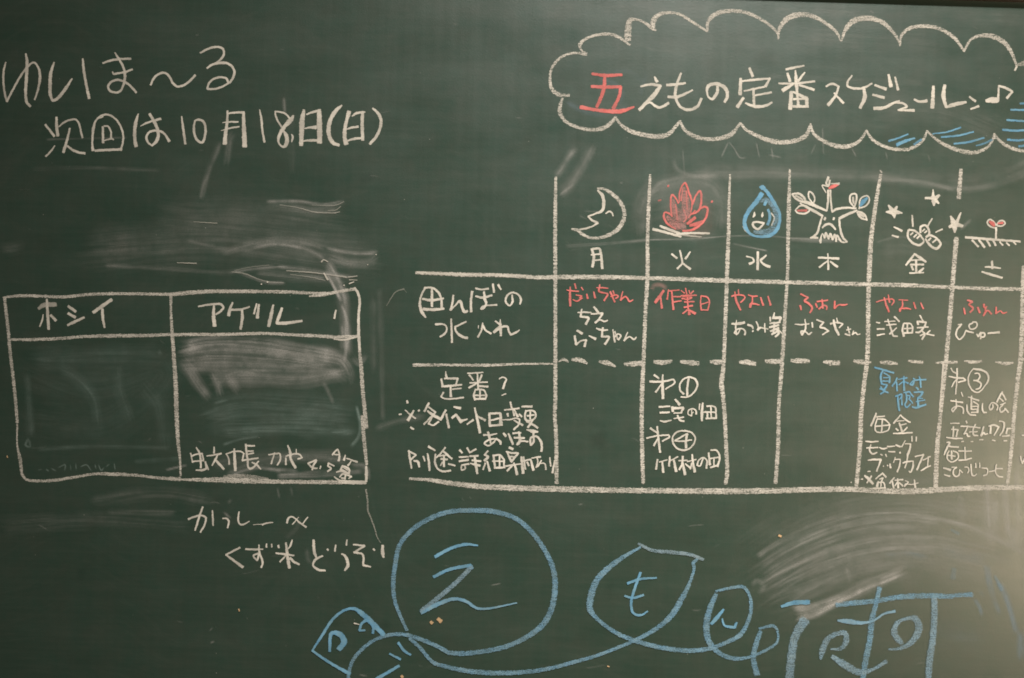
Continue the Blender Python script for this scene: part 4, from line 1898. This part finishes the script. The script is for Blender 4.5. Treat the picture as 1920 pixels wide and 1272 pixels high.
= character ェ w
24 1120,745,18 1230,690,26
24 1200,690,18 1190,840
26 1090,905,18 1160,860,26 1235,825,20
= reference_mark ※ w
22 290,915,16 330,912,20
30 190,1030,10 215,1030,26
18 40,1075 50,1078
60 245,975,26 300,1020,50 370,1100,40
30 350,980,24 280,1085,26
= character 盆 w
24 520,935,20 470,975 410,1025,20
36 520,945,26 565,1000,34
22 470,1030 520,1010! 500,1060
20 450,1060 420,1140
26 440,1080,34 440,1150
24 450,1080 530,1080 550,1160
18 490,1080 490,1150
22 370,1165,16 560,1160,22
= character 休 w
28 690,1005,20 620,1090,28
30 660,1060,22 680,1160,30
24 700,1045,18 820,1035,28
34 740,1020,20 750,1160,36
20 740,1070 700,1130
26 760,1080,20 820,1130,30
= character み w
16 850,1050,10 900,1070! 845,1140,18 860,1100 940,1110,18 1050,1085,14
34 990,1040,20 1005,1155,34
# handwriting | white chalk notes reading わ③ お直しの会 五えもんカフェ in the 土 column
@ 1740 660 10.667
= character わ w
30 450,325,26 490,390 560,430,40
34 575,335,36 575,500,34 545,845,26
30 410,490,20 560,520,40 700,525,40
24 700,525,40 745,570,34! 600,610,30
28 550,560,20 510,620 465,705,20
= circled_number ③ w
28 930,435,24 1000,430,30 1030,490,34 1000,560,30! 905,580,20
34 905,570,24 1000,590,40 1055,650,34 1030,720 950,750,26
30 885,350,20 810,470,26 800,600,34 850,730,30 940,805 1020,800,30 1130,680,26 1200,560,40 1180,440,44 1080,370,44 900,340,44
= character お w
34 445,975,26 690,1015,36
26 550,950,24 560,1100,34 490,1200,26! 470,1150,30 540,1095,28 640,1090 700,1140,30 695,1235,26
34 660,810,24 690,890,20
= character 直 w
34 795,900,20 1010,975,40
30 865,880,26 860,1020,44 860,1150,40
26 900,990,30 1000,1060! 980,1210,50
24 860,1090 980,1090
26 860,1150 980,1150
30 860,1210 980,1210
34 770,1060,24 780,1180,36 830,1250,34 950,1268,30
= character し w
34 1085,1030,24 1080,1140,34 1110,1210,40 1165,1215,24
= character の w
30 1290,1050,24 1290,1110 1240,1160,40 1220,1090,30 1270,1020,24 1340,1030 1390,1100,34 1370,1165,30
= character 会 w
40 1480,800,30 1420,900,40 1370,1005,34
34 1480,830,30 1550,960,34
30 1430,930,24 1500,990
24 1440,1060,20 1540,1020
30 1500,1050,24 1430,1130 1450,1205,34 1530,1160! 1530,1130 1600,1215,34
@ 1740 770 7.95
= character 五 w
20 330,190,16 460,190,20
20 345,280 440,285,24! 415,390,26
28 375,240,22 370,390,30
26 270,400,14 380,415,24 510,415,20
= character え w
28 560,155,20 575,185,26
20 485,235,20 590,235! 565,290 530,350,20! 570,340 590,385,28 620,380
= character も w
20 600,240,22 680,245 770,260,20
16 610,320 730,315
24 700,205,18 665,300 680,365,26 740,375,20
= character ん w
28 825,240,20 785,375,34! 830,330 845,355,22 885,345,18
= character カ w
34 900,235,20 970,215,34 1050,245,26! 980,370,20
26 930,230 925,340,34
= character フ w
26 1055,160,20 1110,165,20 1130,190,34! 1120,280,26 1065,375,20
= character ェ w
20 1165,275 1225,265,26
34 1180,260,20 1160,345,34
26 1100,385,18 1210,370,30
= dash - w
16 495,462 525,460,20
= dash - w
16 635,460 665,464
= dash - w
16 760,436 815,434,20
= dash - w
18 950,440 995,450
= dash - w
18 1125,448 1172,452
# handwriting | white chalk note reading 毎土ひつじコーヒー in the 土 column
= character 毎 w
26 275,475,20 320,475 285,540,30! 235,660,24
24 295,530 370,540,26 450,545,26
20 310,600,24 280,660,22 290,730 340,765,18 400,750,22 450,690,18 430,630,22 370,600
26 345,600 348,725,30
20 290,665 400,680,22
= character 土 w
20 450,600,20 550,605 645,605,16
30 545,545,20 550,720,26
24 455,740 545,735 645,710,18
= equals_mark ＝ w
34 225,855,24 330,885,38
26 235,955,14 320,980,30
= character ひ w
24 350,845,18 420,845,24! 375,890,20 375,950,26 415,985,22 460,950 465,880,14! 510,925,20
= character つ w
18 540,840,14 590,850 605,890,26 585,930,18
= character じ w
20 635,800 640,900 655,965,24 690,970,16 720,945,12
20 705,785 708,850,24
22 765,780,18 765,850
= character コ w
18 795,855,14 870,860,20! 885,900 870,950,20 820,970,24
= long_vowel_mark ー w
24 905,910,16 985,895,18
= character ヒ w
24 1015,800,18 1000,880,26 1010,945,18 1050,980 1110,992,18
20 1000,865 1105,865,22
# handwriting | cropped white chalk strokes at the right edge beside the 土 column
= character - w
26 1395,370,20 1440,368,30
= character - w
30 1370,680,18 1400,790,26! 1440,700,20
# snake_outline | long blue chalk line looping into three joined bubbles with えもん inside
@ 560 930 3.692
= bubble_outline - b
34g 750,930,20 700,820,24 665,720,28 655,600,34 668,480,34 700,340,34 780,240,34 900,160,36 1040,110,34 1200,100,34 1360,110,38 1500,155,34 1600,235,36 1700,370,36 1760,500,40 1775,620,42 1750,780,44 1690,890,44 1580,975,38 1440,1040,34 1280,1075,34 1130,1090,36 1040,1085,30! 960,1040,30 840,990,32 740,960,28 640,960,26 520,1000,24 420,1080,26 370,1150,26 345,1240,26 345,1265,26
= bubble_outline - b
32g 770,985,26 840,1050,26 930,1150,26 1020,1180,30 1200,1215,36 1400,1225,36 1600,1215,32 1750,1190,28 1920,1145,26
@ 1060 930 3.692
30g 0,1165,28 200,1110,24 360,1050,24 500,990,26 640,910,34 740,820,44 800,720,44 860,600,24 890,500,20 885,465,26 915,435,16
= bubble_outline - b
16g c7 505,330,16 600,375,24 720,388,28 860,405,24 955,440,20
34g 520,355,14 430,405,26 320,480,40 220,580,46 180,680,52 170,780,46 210,840,30 340,940,30 450,990,32 560,1025,34 700,1055,34 860,1070,34 1000,1055,32 1120,1010,28 1210,960,34 1270,850,28 1285,760,26 1270,680,20 1230,630,24 1150,635,20 1040,660,16
= bubble_outline - b
44g 1042,680,30 1000,780,44 975,900,50 995,1010,44 1070,1090,34 1170,1125,30 1270,1115,20 1400,1060,20 1465,1010,16 1465,930,16 1440,900,22 1340,918,14
= character え b
@ 560 930 3.692
22 945,420,26 1060,360,24 1160,335,22 1240,343,10
24 935,560,24 1040,510,24 1190,480,26! 1195,500,36
34g c8 1198,490,34 1100,590,34 960,710,36 850,800,40
30 c9 850,805,36 960,750,34 1080,712,26 1160,730,24 1230,775,20 1300,780,16 1510,740,8
= character も b
@ 1060 930 3.692
20 520,530,20 480,640,20 455,740,20 470,810,18 520,825,16 570,798,10
18 430,605,20 520,575,18 630,567,12
18 410,692,14 470,705,18 540,685,18
= character ん b
22 1095,785,16 1050,840,30 1010,885,24
18 1085,850,12 1100,895,16 1170,910,22! 1185,875,14
# blue_drawing | unfinished blue chalk figure at the bottom left of the bubbles
@ 560 930 3.692
= head_outline - b
24 95,1070,12 160,970,20 240,850,20 320,790,20 385,780,24 440,815,40 520,890,44 590,960,34
22 95,1070,16 180,1130,20 270,1185,22 355,1230,30
= eye - b
34 215,1075,20 230,950,30 290,960,44 315,1010,48 280,1060,40
= eye - b
20 420,930,16 440,880,20 480,860,26 515,900,20 515,950,20
24 420,930,16 460,930,14
= stroke - b
20 690,1015,20 730,1070 775,1100,16
= stroke - b
16 630,1092,14 705,1130,18
= stroke - b
24 695,1175,20 620,1220,24 540,1265,26
= stroke - w
10 385,880 420,890,6
# blue_lettering | big unfinished blue chalk shapes at the bottom right under the eraser arc
@ 1400 930 3.692
= tall_stroke - b
44g 95,935,30 65,1020,40 45,1120,40 70,1235,46
= tall_stroke - b
60g c8 400,860,80 335,970,66 310,1100,66 295,1270,66
= tall_stroke - b
44g 918,635,36 895,740,34 865,860,44 850,1000,44 825,1120,46 800,1270,40
= tall_stroke - b
48g c8 1295,690,44 1298,800,50 1285,1000,50 1265,1130,52 1255,1270,48
= bar - b
34 240,765,20 320,740,34 430,735,36
40g 620,755,34 750,740,40 900,725,36 1050,700,40 1280,690,40 1400,695,36 1480,685,34 1560,683,38
= curved_stroke - b
46g c8 510,1130,14 520,1080,46 560,990,44 620,955,36 680,950,40 685,1010,44 650,1055,30 580,1060,10
= curved_stroke - b
60g c8 590,1110,30 680,1170,60 780,1220,50 870,1200,24 965,1145,30
= curved_stroke - b
34 c8 630,862,16 700,868,40 800,878,24 880,860,16 950,815,16 1025,798,22
= curved_stroke - b
50g c8 1070,1020,40 1020,950,50 1040,880,34 1100,850,24 1165,850,50 1190,920,60 1140,1010,44 1060,1055,26 980,1062,10
= worn_stroke - b
20o2 c8 1415,235,20 1465,262,24
= worn_stroke - b
50o2 c7 1435,505,34 1425,570,44
= worn_stroke - b
26o3 c8 1715,555,20 1765,650,30
# chalk_specks | small tan flecks where the green surface is chipped
@ 560 930 3.692
= chip - t
26 915,870,20 925,880,26
= chip - t
34 965,850,26 985,868,34
= chip - t
22 712,1245 720,1255
@ 0 0 1
= chip - t
4 1460,1004,5 1464,1006
= chip - t
2.5 448,1142 449,1146
= chip - t
2.5 14,855 15,858
= chip - t
2.2 1139,1249 1142,1250
# stray_marks | thin stray chalk lines and scratches between the box and the blue circle
@ 320 920 4
= scratch - w
9g o5 1465,-10,12 1478,80,10 1480,150,10 1500,200,8 1530,280,6 1550,350,4 1575,390,3
@ 320 340 4
= scratch - w
8 o2 1620,935,4 1665,860,8 1690,830 1750,808,14
= scratch - w
6 o1 1750,812 1770,835
= scratch - w
14 1240,968,14 1228,1030,16
= scratch - w
8 o5 870,672 1060,685,10 1180,700 1320,720,12
= scratch - w
6 o3 900,700 1050,720 1160,745
= scratch - w
14 o8 1150,690,10 1180,740,16
= scratch - w
8 o5 1330,720 1400,712
= scratch - w
7 o6 1340,740 1400,742
= scratch - w
6 o3 460,680,6 560,695,10 660,735 740,755,8 850,762,4
= scratch - w
10 680,772 684,774
= scratch - w
12 725,756 730,758
= scratch - w
6 o2 480,670,4 600,645 740,630,5
= scratch - w
6 o5 50,612,4 195,617,10
= scratch - w
5 o4 175,305,3 350,316,8
= scratch - w
5 o4 820,178,3 960,200 1080,232,7 1240,240,8
= scratch - w
5 o3 1060,180,3 1240,180 1300,155,6
= scratch - w
5 o4 1180,220,3 1245,215 1275,190,6
= scratch - w
5 o5 1230,240 1270,230
= scratch - w
6 o8 1132,606,14 1150,590,8 1180,605,6
= scratch - w
8 1540,550 1542,552
= scratch - w
8 1478,626 1479,628
= scratch - w
10 1300,780 1304,782
= scratch - w
8 1340,770 1375,755
"""
build_chalk(CHALK_A)
build_chalk(CHALK_B)
